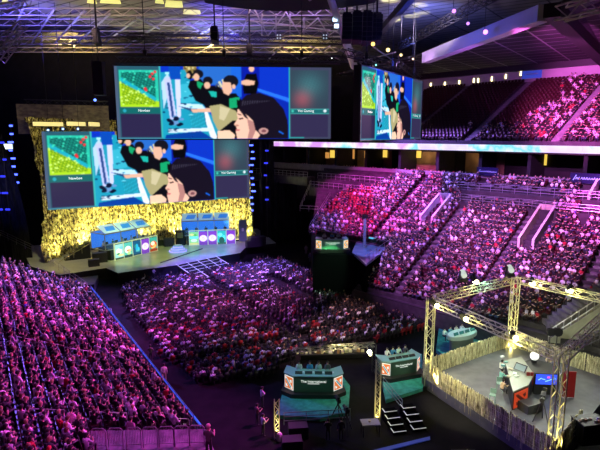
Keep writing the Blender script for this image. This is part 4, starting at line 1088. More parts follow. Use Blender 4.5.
# trophy plinth in the middle of the stage
P = G(178, 251, 1.5); t = thing('trophy_plinth', 'round stepped plinth ringed with violet light in the stage centre', 'plinth', P)
vio = mat('violet_ring', (.2, .1, .5), .4, 0, (.22, .18, 1), 3.0)
for k, (r, z) in enumerate(((1.5, .0), (1.15, .35), (.8, .7))):
    MB().tube((0, 0, z), (0, 0, z + .35), r, 28).build('tier', mat('plinth_white', (.45, .4, .6), .4), t); MB().tube((0, 0, z + .05), (0, 0, z + .15), r + .04, 28).build('light_ring', vio, t)
P = G(178.5, 247, 1.5) + Vector((0, 2.0, 0)); t = thing('presenter_podium', 'dark upright podium with a gold lit face behind the plinth', 'podium', P)
MB().box((0, 0, 1.3), (1.7, 1.0, 2.6)).build('body', black, t); MB().box((0, -.52, 1.9), (1.1, .06, 1.0)).build('face_panel', mat('podium_gold', (.35, .3, .1), .5), t)
MB().box((0, 0, 2.7), (1.9, 1.2, .12)).build('top', darkalu, t)
# ramps and cases at the stage's left
P0 = G(52, 270, 0); P1 = G(80, 252, 0)
a = G(56, 268, 1.5); b = G(80, 257, 2.5); c = G(90, 262, 1.5)
t = thing('access_stair', 'dark access stairs with handrails leaving the left end of the stage', 'stairs', G(57, 269, 0), .5)
for k in range(7): MB().box((k * .8, 0, .25 + k * .3), (.8, 2.4, .5 + k * .6)).build('step', black, t)
hb = MB()
for y in (-1.2, 1.2): hb.tube((0, y, 1.3), (5.2, y, 4.0), .05, 5); [hb.tube((q * 1.3, y, .5 + q * .65), (q * 1.3, y, 1.3 + q * .67), .04, 4) for q in range(5)]
hb.build('handrail', mat('rail_gold_lit', (.45, .4, .25), .4, .5), t)
case_m = mat('flight_case', (.03, .03, .035), .5)
def case(P, s, rz, label, group='equipment cases by the stage'):
    t = thing('flight_case', label, 'case', P, rz, group); MB().box((0, 0, s[2] / 2), s).build('body', case_m, t)
    e = MB()
    for x in (-1, 1):
        for y in (-1, 1): e.box((x * s[0] / 2, y * s[1] / 2, s[2] / 2), (.05, .05, s[2]))
    e.build('corner_trim', darkalu, t); MB().box((0, -s[1] / 2 - .02, s[2] * .55), (.25, .04, .1)).build('handle', darkalu, t)
for px, py, s, lab in ((100, 262, (2.2, 1.2, 1.6), 'black case stack left of the left booth'), (94, 266, (1.6, 1.0, 1.1), 'low black case in front of the case stack'), (163, 245, (3.0, 1.0, 1.1), 'long black case right of the left booth'), (169, 246, (1.8, 1, 1.6), 'tall black case just left of the podium'), (257, 246, (3, 1.4, 1.8), 'black case at the right end of the stage'), (250, 247, (1.4, 1, 1.2), 'small black case right of the right booth')):
    case(G(px, py, 1.5), s, .45, lab)
mb = MB(); q = [G(66, 276, 1.6), G(98, 272, 1.6), G(94, 281, 1.6), G(70, 283, 1.6)]; mb.prism([(p.x, p.y) for p in q], .0, 1.1); tag(mb.build('side_deck', case_m), 'dark low deck in front of the access stairs', 'platform')

# ------------------------------------------------------------------ standing people around the floor
def face_to(P, T): return math.atan2(T.y - P.y, T.x - P.x) - PI / 2
for px, py, z, key, sh, tr, lab, to in (
    (164.5, 382, 0, 'stand', (.75, .75, .72), (.4, .34, .24), 'person in white shirt and khaki trousers standing in the dark aisle by the blue rail', STAGE_C),
    (151, 362, 0, 'stand_hold', (.2, .18, .16), (.05, .05, .06), 'person in dull brown top standing behind the white-shirted person', STAGE_C),
    (110, 320, 0, 'stand', (.72, .5, .75), (.05, .05, .08), 'person in pale shirt standing at the upper end of the blue rail', STAGE_C),
    (221, 268, 0, 'stand_hold', (.8, .8, .8), (.03, .03, .03), 'person in white shirt filming right of the stage steps', Vector((0, 60, 0))),
    (154, 279, 0, 'stand_hold', (.75, .75, .8), (.03, .03, .03), 'person in white shirt in the dark left of the stage steps', Vector((0, 60, 0))),
    (306, 254, 0, 'stand', (.5, .35, .5), (.4, .3, .4), 'pale person standing left of the far green desk', Vector((0, 40, 0))),
    (343, 284, 0, 'stand_hip', (.75, .6, .6), (.5, .35, .2), 'person in pale shirt and tan trousers standing by the far aisle', Vector((0, 40, 0))),
    (310, 262, 0, 'stand', (.15, .12, .2), (.1, .1, .15), 'dim person standing below the far green desk platform', Vector((0, 40, 0))),
    (234, 375, 0, 'walk', (.70, .74, .62), (.10, .22, .2), 'person in pale top walking behind the last red floor seats', Vector((30, 60, 0))),
    (262, 407, 0, 'stand_fold', (.55, .5, .75), (.06, .06, .09), 'person in lilac shirt standing left of the near lighting tower', Vector((30, 60, 0))),
    (257, 425, 0, 'stand_hold', (.16, .07, .08), (.04, .04, .05), 'crew member in dark top and cap bending at the near tower', Vector((30, 60, 0))),
    (263, 436, 0, 'stand_hold', (.6, .62, .55), (.03, .03, .03), 'crew member in pale cap and shirt beside the near tower base', Vector((30, 60, 0))),
    (328, 441, 0, 'stand_hold', (.02, .02, .025), (.02, .02, .02), 'camera operator in black in front of the centre desk', Vector((0, 60, 0))),
    (341, 440, 0, 'stand', (.03, .02, .03), (.02, .02, .02), 'crew member in black right of the camera operator', Vector((0, 60, 0))),
    (472, 366, 0, 'stand_hold', (.72, .72, .68), (.03, .03, .04), 'person in white shirt standing by the round white-topped desk', Vector((12, 60, 0))),
    (462, 368, 0, 'stand_hip', (.1, .08, .08), (.03, .03, .04), 'person in dark shirt standing under the round white-topped desk', Vector((12, 60, 0)))):
    P = G(px, py, z); person(key, P, face_to(P, to), sh, tr, label=lab, scale=1.02)
for (px, py, key, sh, lab, z) in ((73, 440, 'stand_hold', (.75, .5, .62), 'person in pale pink shirt standing at the near rail of the left stand', 0), (215, 449, 'stand_hold', (.10, .12, .09), 'bald person in olive jacket standing at the barrier end', 0), (132, 447, 'stand', (.35, .22, .3), 'small person in dull pink walking behind the barriers', 0)):
    P = LB(px, py) if px < 210 else G(209, 459, 6.0); person(key, P, -.3, sh, (.03, .03, .03), (.5, .33, .26) if 'bald' in lab else (.02, .014, .01), label=lab, scale=1.08)
# near railings and crowd barriers
def lrail(p, q, h, label, group=None, bars=2):
    a = LB(*p) + Vector((0, 0, .3)); b = LB(*q) + Vector((0, 0, .3)); return railing([a, b], h, label, group, bars, post=1.3)
lrail((28, 432), (66, 432), 1.0, 'short pale rail at the foot of the near left spectators')
lrail((91, 433), (128, 433), 1.0, 'short pale rail just left of the barriers, near the left stand')
lrail((172, 434), (190, 434), .8, 'short dark rail behind the right barriers')
lrail((18, 354), (64, 362), 1.0, 'thin rail across the middle walkway of the left stand, left piece'); lrail((66, 364), (102, 369), 1.0, 'thin rail across the middle walkway of the left stand, centre piece'); lrail((108, 368), (138, 378), 1.0, 'thin rail across the middle walkway of the left stand, right piece')
P0, P1 = LB(0, 238), LB(34, 254); railing([P0 + Vector((0, 0, .2)), P1 + Vector((0, 0, .2))], 1.1, 'pale railing at the stage end of the left stand', None, 3)
P0, P1 = LB(34, 254), LB(88, 292); railing([P0 + Vector((0, 0, .2)), P1 + Vector((0, 0, .2))], 1.0, 'low railing stepping down the stage end of the left stand', None, 2)
m_bar = mat('barrier_metal', (.35, .33, .38), .4, .7)
bx = [93, 110, 127, 143, 160, 175, 190]
P0 = G(92, 450, 6.0); deck = [G(60, 462, 6.0), G(206, 455, 6.0), G(204, 430, 6.0), G(86, 436, 6.0)]
for k, x in enumerate([92, 109, 127, 143.5, 159.5, 175, 190]):
    A = G(x, 449.5 - k * .6, 6.0); B = G(x + 14.5, 449 - k * .6, 6.0); d = B - A; W = d.length
    t = thing('crowd_barrier', 'steel crowd barrier at the near end of the left stand, %s from the left' % ordn(k + 1), 'barrier', A, math.atan2(d.y, d.x), 'row of crowd barriers')
    fb = MB(); h = 1.15; pts = [(0, 0, 0), (0, 0, h - .12), (.12, 0, h), (W - .12, 0, h), (W, 0, h - .12), (W, 0, 0)]
    for a, b in zip(pts[:-1], pts[1:]): fb.tube(a, b, .03, 6)
    fb.tube((0, 0, .2), (W, 0, .2), .02, 5); fb.build('frame', m_bar, t)
    q = MB()
    for i in range(1, 9): q.tube((W * i / 9, 0, .2), (W * i / 9, 0, h), .01, 4)
    q.build('bars', m_bar, t)
mb = MB().prism([(p.x, p.y) for p in (G(-20, 460, 6.0), G(217, 458, 6.0), G(206, 429, 6.0), G(88, 431, 6.0))], 5.3, 6.0); struct('walkway', mb, noisy('walkway_floor', (.05, .04, .05), (.20, .16, .20), 1.6, .7))
for k, (x0, x1, y) in enumerate(((-2, 9, 449), (13.5, 25.5, 448.5))): pass
for k, (x0, x1, y) in enumerate(((450, 474, 443), (491, 517, 447))):
    a, b = G(x0, y + 24, 2.0), G(x1, y + 24, 2.0); railing([a, b], 1.1, 'pale rail at the bottom edge of the picture, %s one of two' % ('left', 'right')[k], 'bottom edge rails', 2, post=2.2)

# ------------------------------------------------------------------ emblem tile: orange square, slashing white and blue bar, two small marks
m_or = ec('emblem_orange', (.95, .22, .04), .75); m_wh = ec('emblem_white', (.85, .9, .85), .9); m_bl = ec('emblem_teal', (.10, .35, .42), .8)
m_red = ec('emblem_red', (.7, .07, .02), .55); m_dk = mat('emblem_dark', (.10, .01, .01), .5)
def emblem(t, M, w, h, bg, border=True, warm=False):
    """flat tile in the local x-z plane of M, facing -y"""
    def P(x, z, y=0): return M @ Vector((x * w, y, z * h))
    mb = MB()
    def plate(pts, y, mi):
        n = len(pts); mb.add([P(x, z, y) for x, z in pts] + [P(x, z, y + .02) for x, z in pts], [tuple(range(n)), tuple(range(2 * n - 1, n - 1, -1))] + [((i + 1) % n, i, n + i, n + (i + 1) % n) for i in range(n)], mi)
    plate([(-.5, 0), (.5, 0), (.5, 1), (-.5, 1)], -.03, 1 if border else 0); plate([(-.44, .06), (.44, .06), (.44, .94), (-.44, .94)], -.05, 0)
    plate([(-.40, .90), (-.26, .88), (.38, .24), (.36, .10), (.24, .12), (-.40, .78)], -.07, 1); plate([(-.28, .80), (-.20, .78), (.30, .28), (.28, .18), (.22, .2), (-.30, .72)], -.09, 2)
    plate([(.10, .72), (.30, .80), (.34, .60), (.22, .52)], -.07, 1); plate([(-.34, .18), (-.36, .42), (-.18, .30), (-.14, .16)], -.07, 1)
    return mb.build('emblem', [bg, m_wh, m_bl] if not warm else [bg, m_dk, m_dk], t)
m_green = mat('desk_green', (.05, .10, .07), .5); m_tealfl = noisy('teal_carpet', (.015, .20, .16), (.04, .32, .26), 2.5, .85)
def loftwall(mb, pts, z0, z1, mi=0): mb.prism(pts, z0, z1, mi)
def caster_desk(P, rz, W, Hh, Dp, label, txt, tilt=.5, face=m_green, crew=4, group=None, sc=1.0, emb=m_or, pre='centre desk'):
    t = thing('caster_desk', label, 'desk', P, rz, group)
    cw = W * .68; ew = W * .16; ey = W * .14
    outer = [(-W / 2, ey), (-cw / 2, 0), (cw / 2, 0), (W / 2, ey)]
    inner = [(W / 2 - .1, ey + Dp), (cw / 2 - .3, Dp), (-cw / 2 + .3, Dp), (-W / 2 + .1, ey + Dp)]
    MB().prism([(x, y + .02) for x, y in outer] + [(x, y - .35) for x, y in inner], .35, Hh).build('body', face, t)
    MB().prism([(x * 1.03, y - .1) for x, y in outer] + inner, Hh, Hh + .07).build('desk_top', mat('desk_top_teal', (.28, .50, .46), .35), t)
    MB().prism([(x * 1.12, y - .45) for x, y in outer] + [(x * 1.05, y) for x, y in inner], .0, .35).build('plinth', black, t)
    for s in (-1, 1):
        a = Vector((s * cw / 2, 0, 0)); b = Vector((s * W / 2, ey, 0)); 
        if s < 0: a, b = b, a
        d = b - a; M = Matrix.Translation((a + b) / 2 + Vector((0, 0, .45))) @ Matrix.Rotation(math.atan2(d.y, d.x), 4, 'Z')
        emblem(t, M, d.length * .96, Hh - .6, emb)
    if txt:
        text('lettering', txt, W * .062, m_wh, t, (0, -.02, Hh * .74), (PI / 2, 0, 0), .01)
        MB().box((0, -.02, Hh * .63), (W * .2, .02, .04)).build('underline', m_wh, t)
    q = random.Random(int(P[0] * 10)); M = Matrix.Translation(P) @ Matrix.Rotation(rz, 4, 'Z')
    def top(x, y): return M @ Vector((x, y, Hh + .07))
    for k in range(crew):
        x = -cw / 2 + cw * (k + .5) / crew
        person('desk', M @ Vector((x + q.uniform(-.1, .1), Dp + .25, 1.15)), rz + PI, [(.6, .62, .6), (.05, .25, .5), (.45, .62, .6), (.1, .1, .12)][k % 4], label='%s caster seated behind the %s, %s from its left' % (['pale-shirted', 'blue-shirted', 'light-shirted', 'dark-shirted'][k % 4], pre, ordn(k + 1)), group='casters behind the desks', name='caster')
        mt = thing('monitor', 'small flat monitor lying back on the %s, %s from its left' % (pre, ordn(k + 1)), 'monitor', top(x, .35), rz, 'desk monitors')
        MB().box((0, 0, .10), (.62, .05, .26), M=Matrix.Rotation(-.9, 4, 'X')).build('screen', black, mt); MB().box((0, .08, .05), (.3, .1, .08)).build('foot', darkalu, mt)
        nb = thing('notebook', 'white paper sheets on the %s, %s from its left' % (pre, ordn(k + 1)), 'paper', top(x + .32, .65), rz + q.uniform(-.4, .4), 'papers on the desks')
        MB().box((0, 0, .015), (.3, .22, .03)).build('sheets', mat('paper_white', (.8, .85, .82), .6), nb)
    return t
# centre desk on its teal deck
cd = G(314, 397, .35)
o = MB().prism([(p.x, p.y) for p in (G(276, 415, .3), G(284, 388, .3), G(300, 374, .3), G(340, 373, .3), G(350, 386, .3), G(348, 412, .3), G(320, 418, .3))], .0, .32).build('desk_deck', m_tealfl); tag(o, 'teal carpeted deck under the centre desk', 'platform')
caster_desk(G(313.5, 396, .32), -.03, 4.9, 1.75, 1.3, 'dark green centre desk with lit emblem ends and white script', 'The International')
o = MB().prism([(p.x, p.y) for p in (G(386, 400, .3), G(381, 376, .3), G(395, 356, .3), G(422, 354, .3), G(423, 388, .3))], .0, .32).build('desk_deck', m_tealfl); tag(o, 'teal carpeted deck under the desk left of the truss box', 'platform')
caster_desk(G(403.5, 378, .32), .35, 4.0, 1.7, 1.3, 'dark green second desk piled with white papers, right of the centre desk', 'The International', pre='second desk')
o = MB().prism([(p.x, p.y) for p in (G(436, 350, .3), G(440, 318, .3), G(500, 322, .3), G(512, 345, .3), G(470, 372, .3))], .0, .32).build('desk_deck', m_tealfl); tag(o, 'teal carpeted deck under the round white-topped desk', 'platform')
# round-ended desk
P = G(461, 350, .32); t = thing('round_desk', 'pale oval desk with white top beyond the truss box', 'desk', P, .55)
oval = [(1.95 * math.cos(a * PI / 12), .95 * math.sin(a * PI / 12)) for a in range(24)]
MB().prism([(x * .8, y * .75) for x, y in oval], 0, 1.5).build('body', mat('round_desk_body', (.10, .13, .12), .5), t); MB().prism(oval, 1.5, 1.85).build('rim', mat('round_rim', (.32, .38, .36), .4), t); MB().prism([(x * .92, y * .9) for x, y in oval], 1.85, 1.9).build('desk_top', mat('white_top', (.75, .85, .8), .4), t)
M = Matrix.Translation(P) @ Matrix.Rotation(.55, 4, 'Z')
for k in range(4):
    tt = thing('monitor', 'small monitor on the round white-topped desk, %s from its left' % ordn(k + 1), 'monitor', M @ Vector((-1.2 + k * .8, -.3, 1.9)), .55, 'desk monitors')
    MB().box((0, 0, .16), (.6, .05, .3), M=Matrix.Rotation(-.4, 4, 'X')).build('screen', mat('monitor_teal', (.05, .2, .2), .2), tt); MB().box((0, .06, .04), (.25, .14, .08)).build('foot', darkalu, tt)
    person('desk', M @ Vector((-1.3 + k * .85, 1.25, .95)), .55 + PI, [(.7, .75, .7), (.1, .4, .4), (.6, .5, .4), (.75, .75, .75)][k], label='caster seated behind the round white-topped desk, %s from its left' % ordn(k + 1), group='casters behind the desks', name='caster')
# far desk on its raised dark platform, with the blue walkway beside it
q = [G(313, 253, 6.2), G(354, 256, 6.2), G(356, 240, 6.2), G(318, 238, 6.2)]
o = MB().prism([(p.x, p.y) for p in q], .0, 6.2).build('desk_riser', mat('matt_black', (.004, .004, .005), .9)); tag(o, 'tall black draped riser carrying the far green desk', 'platform')
q = [G(352, 252, 6.3), G(366, 264, 6.3), G(394, 243, 6.3), G(380, 237, 6.3), G(357, 240, 6.3)]
o = MB().prism([(p.x, p.y) for p in q], 6.0, 6.3).build('camera_deck', noisy('blue_deck', (.14, .16, .3), (.22, .24, .4), .8, .5)); tag(o, 'flat blue lit camera deck right of the far green desk', 'platform')
q = [G(353, 254, 6.0), G(366, 263, 6.0), G(390, 245, 6.0), G(380, 239, 6.0), G(358, 242, 6.0)]; o = MB().prism([(p.x, p.y) for p in q], 0, 6.0).build('deck_skirt', mat('matt_black', (.004, .004, .005), .9)); tag(o, 'black skirt wall carrying the blue camera deck', 'skirt')
railing([G(365, 264, 6.3), G(394, 243, 6.3)], 1.0, 'pale railing along the near edge of the blue camera deck', None, 1)
m_gr2 = mat('far_desk_green', (.20, .70, .42), .5)
t = caster_desk(G(332.5, 252, 6.2), .06, 4.4, 1.7, 1.2, 'bright green far desk with orange emblem ends on the black riser', 'The International', face=m_gr2, crew=3, emb=ec('emblem_amber', (1, .42, .03), 1.0), pre='far desk')
P = G(377, 243, 6.3); t = thing('drum_riser', 'small round table glowing cyan on the blue camera deck', 'table', P)
MB().tube((0, 0, 0), (0, 0, .8), .5, 12, r2=.4).build('base', black, t); MB().tube((0, 0, .8), (0, 0, .95), 1.4, 20).build('table_top', ec('cyan_top', (.1, .7, .75), .7), t)
# slim purple lighting mast near the far aisle
P = G(363.5, 291, 0); t = thing('lighting_mast', 'slim purple lit mast standing on a round base by the far aisle', 'mast', P)
MB().tube((0, 0, 0), (0, 0, .3), .8, 12, r2=.5).build('base', mat('mast_paint', (.35, .3, .4), .4), t); MB().tube((0, 0, .3), (0, 0, 10.5), .22, 8).build('pole', mat('mast_paint', (.35, .3, .4), .4), t); MB().box((0, 0, 10.7), (.8, .4, .5)).build('head', black, t)
# cable cover with white marks across the far aisle
a = G(328, 272, 0); b = G(392, 298, 0); d = b - a; mb = MB(); wb = MB(); n = 22
for k in range(n): (wb if k % 2 else mb).box(tuple(a.lerp(b, (k + .5) / n) + Vector((0, 0, .05))), (d.length / n * .96, .25, .08), math.atan2(d.y, d.x))
t = thing('cable_cover', 'dashed white marked cable cover running across the far aisle', 'cable cover'); mb.build('cover', black, t); wb.build('marks', mat('mark_white', (.6, .55, .6), .6), t)
# wall and rail at the foot of the right stand
a = G(366, 290, 0); b = G(432, 322, 0); d = b - a; t = thing('dasher_wall', 'dark hoarding with a thin blue line at the foot of the right stand', 'wall panel', a, math.atan2(d.y, d.x))
MB().box((d.length / 2, 0, .9), (d.length, .15, 1.8)).build('panel', black, t); MB().box((d.length / 2, -.02, 1.85), (d.length, .2, .12)).build('top_strip', mat('dim_blue_strip', (.08, .08, .3), .4), t)

# ------------------------------------------------------------------ truss box of the open air studio, lower right
TA, TB = G(431, 300, 8), G(516, 279, 8); TD = G(562, 357, 8); TC = Vector((27, 42, 8))
P_ = [('left', TA), ('back', TB), ('right', TC), ('front', TD)]
print('truss box', TA, TB, TC, TD)
m_yt = mat('truss_warm_lit', (.72, .70, .48), .45, .3)  # aluminium with the yellow lamp light tinted into its colour
for nm, p in P_:
    truss('truss_tower', (p.x, p.y, .3), (p.x, p.y, 8.3), '%s upright aluminium truss tower of the studio box' % nm, 'truss', .62, .8, m_yt, .045, 'studio box truss')
    t = thing('tower_base', 'square steel base plate of the %s studio tower' % nm, 'base', (p.x, p.y, 0)); MB().box((0, 0, .15), (1.1, 1.1, .3)).build('plate', darkalu, t)
for (n1, p), (n2, q) in ((P_[0], P_[1]), (P_[1], P_[2]), (P_[3], P_[0]), (P_[2], P_[3])):
    d = (q - p).normalized() * .35; truss('truss_beam', p + d, q - d, 'warm lit horizontal truss beam from the %s to the %s studio tower' % (n1, n2), 'truss', .62, .8, m_yt, .045, 'studio box truss')
for px, py, kk, lab in ((434, 303, (0, 3), 'at the left corner'), (462, 316, (0, 3), 'on the front beam, second from the left corner'), (510, 334, (0, 3), 'on the front beam, middle'), (473, 280, (0, 1), 'on the back beam nearest the left'), (529, 282, (1, 2), 'just right of the back tower'), (565, 289, (1, 2), 'halfway along the right beam')):
    a, b = P_[kk[0]][1], P_[kk[1]][1]; nn = (b - a).cross(Vector((0, 0, 1))).normalized(); P = PP(px, py, a, nn); P = P + nn * (0 if nn.y < 0 else 0) + Vector((0, -.55, 0)); 
    lamp_fixture(P, Vector((18, 40, 1)) if True else None, (1, .93, .55), .5, 14, 'bright warm lamp ' + lab + ' of the studio truss', 'studio truss lamps')
    # the lens turned to the camera side lights the truss around it
    add_point(P + Vector((0, -.6, -.3)), (1, .88, .28), 110, .1)
    t = thing('work_light', 'round bulb glowing ' + lab + ' of the studio truss', 'lamp', P + Vector((0, -.35, .1)), 0, 'studio bulb lamps'); MB().ball((0, -.1, 0), .19, 10, 8).build('bulb', mat('bulb_glow', (.2, .2, .1), .3, 0, (1, .92, .45), 9), t); MB().tube((0, .08, 0), (0, .4, 0), .16, 8).build('socket', black, t)
for px, py, lab in ((463, 277, 'left'), (510, 272, 'right')):
    P = D(px, py, (TA.y + TB.y) / 2 + (1 if lab == 'right' else -1)); t = thing('moving_head', 'pale moving head light standing on top of the back studio beam, %s one' % lab, 'stage light', P - Vector((0, 0, .4)))
    MB().box((0, 0, .15), (.7, .6, .3)).build('base', darkalu, t); MB().box((-.3, 0, .6), (.1, .3, .7)).build('arm', darkalu, t); MB().box((.3, 0, .6), (.1, .3, .7)).build('arm', darkalu, t); MB().tube((0, .3, .85), (0, -.4, .6), .25, 8).build('head', ec('mh_glow', (.7, .8, .7), .8), t)
# studio deck, reed fence, desk
fl = [TA, TB, TC, TD]; c = sum((p for p in fl), Vector()) / 4
deck = [c + (p - c) * 1.06 for p in fl]
o = MB().prism([(p.x, p.y) for p in deck], .02, .9).build('studio_deck', [noisy('studio_floor', (.07, .07, .085), (.11, .11, .13), 1.2, .4)]); tag(o, 'grey blue raised floor of the studio inside the truss box', 'platform')
DZ = .9
def reedmat():
    m = noisy('dry_reed', (.20, .17, .08), (.85, .80, .50), 4.5, .8, 5, (3.2, 3.2, .35), (.40, .62)); return m
reed = reedmat()
def fence(a, b, label, h=1.55, gate=None, z0=DZ):
    a = Vector((a.x, a.y, 0)); b = Vector((b.x, b.y, 0)); d = b - a; L = d.length; d.normalize(); n = Vector((d.y, -d.x, 0)); t = thing('reed_fence', label, 'fence', (a.x, a.y, z0), 0)
    q = random.Random(int(L * 100)); mb = MB(); k = 0; s = 0
    while s < L:
        w_ = .055; top = h + q.uniform(-.12, .14); bot = q.uniform(-.65, -.45); o_ = q.uniform(-.05, .05); P = d * s + n * o_
        mb.box((P.x, P.y, (top + bot) / 2), (.06, .04, top - bot), math.atan2(d.y, d.x) + q.uniform(-.4, .4)); s += w_
    mb.build('reeds', reed, t); pb = MB()
    for k in range(int(L / 1.8) + 1): P = d * (k * 1.8); pb.tube((P.x, P.y, -DZ), (P.x, P.y, h), .05, 5)
    pb.build('posts', black, t)
    rb = MB(); 
    for z in (.35, .75, 1.15): P0 = n * .12 + Vector((0, 0, z)); P1 = d * L + n * .12 + Vector((0, 0, z)); rb.tube(P0, P1, .02, 4)
    rb.build('rail', mat('rail_gold_lit', (.45, .4, .25), .4, .5), t); return t
cf = [c + (p - c) * 1.05 for p in fl]; cf = [Vector((p.x, p.y, 0)) for p in cf]
fence(cf[0], cf[1], 'pale reed fence along the back left side of the studio'); fence(cf[1], cf[2], 'pale reed fence along the far right side of the studio')
fence(cf[0], cf[3], 'railed reed fence along the near left side of the studio'); fence(cf[3], cf[3] + (cf[2] - cf[3]) * .35, 'reed fence piece at the near right corner of the studio')
def SG(px, py): return G(px, py, DZ)
P = SG(519, 408); t = thing('studio_desk', 'dark angular studio desk with a glowing orange red panel', 'desk', P, 0)
# L shaped body made from a long wing and a short wing
w1 = [SG(512, 410), SG(527, 403), SG(532, 392), SG(520, 374), SG(504, 378)]
loc = lambda p: (p.x - P.x, p.y - P.y)
MB().prism([loc(p) for p in w1], 0, 1.45).build('body', black, t); MB().prism([tuple(Vector(loc(p)) * 1.04) for p in w1], 1.45, 1.55).build('desk_top', mat('studio_top', (.20, .22, .17), .4), t)
w2 = [SG(532, 392), SG(558, 389), SG(558, 377), SG(532, 370), SG(520, 374)]
MB().prism([loc(p) for p in w2], 0, 1.1).build('side_wing', black, t)
a, b = SG(512, 410), SG(527, 403); d = b - a; M = Matrix.Translation(Vector((*loc((a + b) / 2), .1)) + Vector((0, -.06, 0))) @ Matrix.Rotation(math.atan2(d.y, d.x), 4, 'Z'); emblem(t, M, d.length * .9, 1.28, m_red, False, True)
P = SG(519, 388) + Vector((0, 0, 1.55)); t = thing('monitor', 'flat monitor with a pale screen lying on the studio desk', 'monitor', P, -.9); MB().box((0, 0, .3), (1.0, .07, .62), M=Matrix.Rotation(-.7, 4, 'X')).build('case', black, t); MB().box((0, -.05, .3), (.86, .03, .5), M=Matrix.Rotation(-.7, 4, 'X')).build('screen', mat('screen_pale', (.1, .14, .14), .2, 0, (.3, .4, .36), .5), t)
P = SG(533, 374) + Vector((0, 0, 1.15)); t = thing('white_globe', 'round white lit globe on the studio desk wing', 'lamp', P); MB().tube((0, 0, 0), (0, 0, .25), .25, 10).build('base', black, t); MB().ball((0, 0, .55), .38, 14, 9).build('globe', mat('globe_white', (.9, .9, .88), .5, 0, (.9, .92, .88), .8), t)
q = random.Random(31)
for k, (px, py) in enumerate(((506, 378), (510, 384), (515, 392), (519, 397), (507, 388), (513, 400), (521, 400))):
    o = MB().box((0, 0, .05), (q.uniform(.3, .5), q.uniform(.2, .34), q.uniform(.04, .14))).build('script_pile', mat('pile_%d' % (k % 3), [(.75, .78, .7), (.15, .35, .32), (.5, .45, .3)][k % 3], .6)); o.location = SG(px, py) + Vector((-.1, .9, 1.56)) * 1.0; o.rotation_euler = (0, 0, q.uniform(-1, 1)); tag(o, '%s pile of papers on the studio desk top, %s from the camera end' % (['white', 'teal', 'tan'][k % 3], ordn([6, 5, 3, 2, 7, 4, 1][k])), 'papers', 'papers on the studio desk')
# blue video panel with red side panels
P = SG(545, 394); t = thing('video_panel', 'blue glowing video panel with red side boards in the studio', 'screen', P, -.08)
MB().box((0, 0, .9), (1.9, .25, 1.9)).build('cabinet', black, t); MB().box((0, -.15, 1.35), (1.75, .04, .85)).build('picture', mat('panel_blue', (.02, .03, .2), .3, 0, (.03, .09, .95), 1.3), t)
sm = MB(); [sm.tube((-.7 + k * .28, -.19, 1.3 + .12 * math.sin(k * 2.1)), (-.45 + k * .28, -.19, 1.38 + .1 * math.cos(k * 1.7)), .035, 4) for k in range(5)]; sm.build('light_streak', ec('streak_cyan', (.25, .6, 1), 1.4), t)
MB().box((0.1, -.19, 1.56), (.22, .03, .16)).build('emblem', ec('streak_pink', (.8, .1, .5), 1.2), t)
for x in (-1.45, -1.15, 1.45): MB().box((x, 0.05, 1.3), (.24, .1, 1.1)).build('side_board', mat('red_board', (.16, .006, .008), .5, 0, (.6, .02, .02), .05), t)
P = SG(568, 398); t = thing('red_board', 'tall red board behind the front studio tower', 'panel', P, -.1); MB().box((0, 0, 1.2), (.9, .1, 2.2)).build('board', MATS['red_board'], t)
def stool(P, label):
    t = thing('bar_chair', label, 'chair', P, R.uniform(0, 3), 'studio bar chairs'); g = mat('chair_teal_metal', (.25, .4, .36), .4, .5)
    MB().box((0, 0, .78), (.45, .42, .05)).build('seat', g, t)
    MB().box((0, -.2, 1.05), (.42, .04, .4)).build('backrest', g, t)
    for x in (-1, 1):
        for y in (-1, 1): MB().tube((x * .18, y * .17, .78), (x * .25, y * .24, 0), .02, 5).build('leg', g, t)
for px, py, lab in ((492, 404, 'left of the studio desk, nearer the camera'), (499, 392, 'left of the studio desk, farther from the camera')): stool(SG(px, py), 'slim metal bar chair ' + lab)
for px, py, key, sh, lab in ((501, 400, 'desk', (.45, .30, .18), 'analyst in tan top sitting left of the studio desk'), (500, 389, 'desk', (.25, .6, .55), 'analyst in teal top sitting at the studio desk'), (500, 379, 'desk', (.75, .75, .6), 'analyst in cream shirt sitting behind the studio desk'), (548, 372, 'desk', (.6, .5, .3), 'analyst in tan shirt sitting at the far wing of the studio desk')):
    P = SG(px, py) + Vector((0, 0, .45)); person(key, P, -1.1 if px < 520 else 2.6, sh, (.05, .05, .07), label=lab)
# cameras on tripods
def tv_camera(P, rz, label, h=1.5, s=1.0):
    t = thing('tv_camera', label, 'camera', P, rz, 'cameras on tripods')
    MB().box((0, 0, h + .2), (.25 * s, .6 * s, .3 * s)).build('body', black, t); MB().tube((0, .3 * s, h + .2), (0, .62 * s, h + .2), .1 * s, 8, r2=.13 * s).build('lens', darkalu, t)
    MB().box((-.05, -.25 * s, h + .46 * s), (.22 * s, .08, .16 * s)).build('viewfinder', darkalu, t); MB().tube((0, 0, h - .2), (0, 0, h), .09, 6).build('head', darkalu, t)
    for k in range(3): a = k * 2 * PI / 3 + .5; MB().tube((0, 0, h - .1), (.62 * math.cos(a), .62 * math.sin(a), 0), .04, 5).build('leg', darkalu, t)
tv_camera(SG(541, 422), 2.6, 'black tripod camera in front of the blue video panel', 1.9, 1.3)
tv_camera(G(346, 432, 0), .2, 'black tripod camera aimed at the centre desk', 1.6); tv_camera(G(338, 420, 0), .2, 'black camera nearest the centre desk deck', 1.5)
case(SG(530, 410), (1.5, 1.0, .7), .4, 'black case under the tripod camera in the studio', 'studio cases')
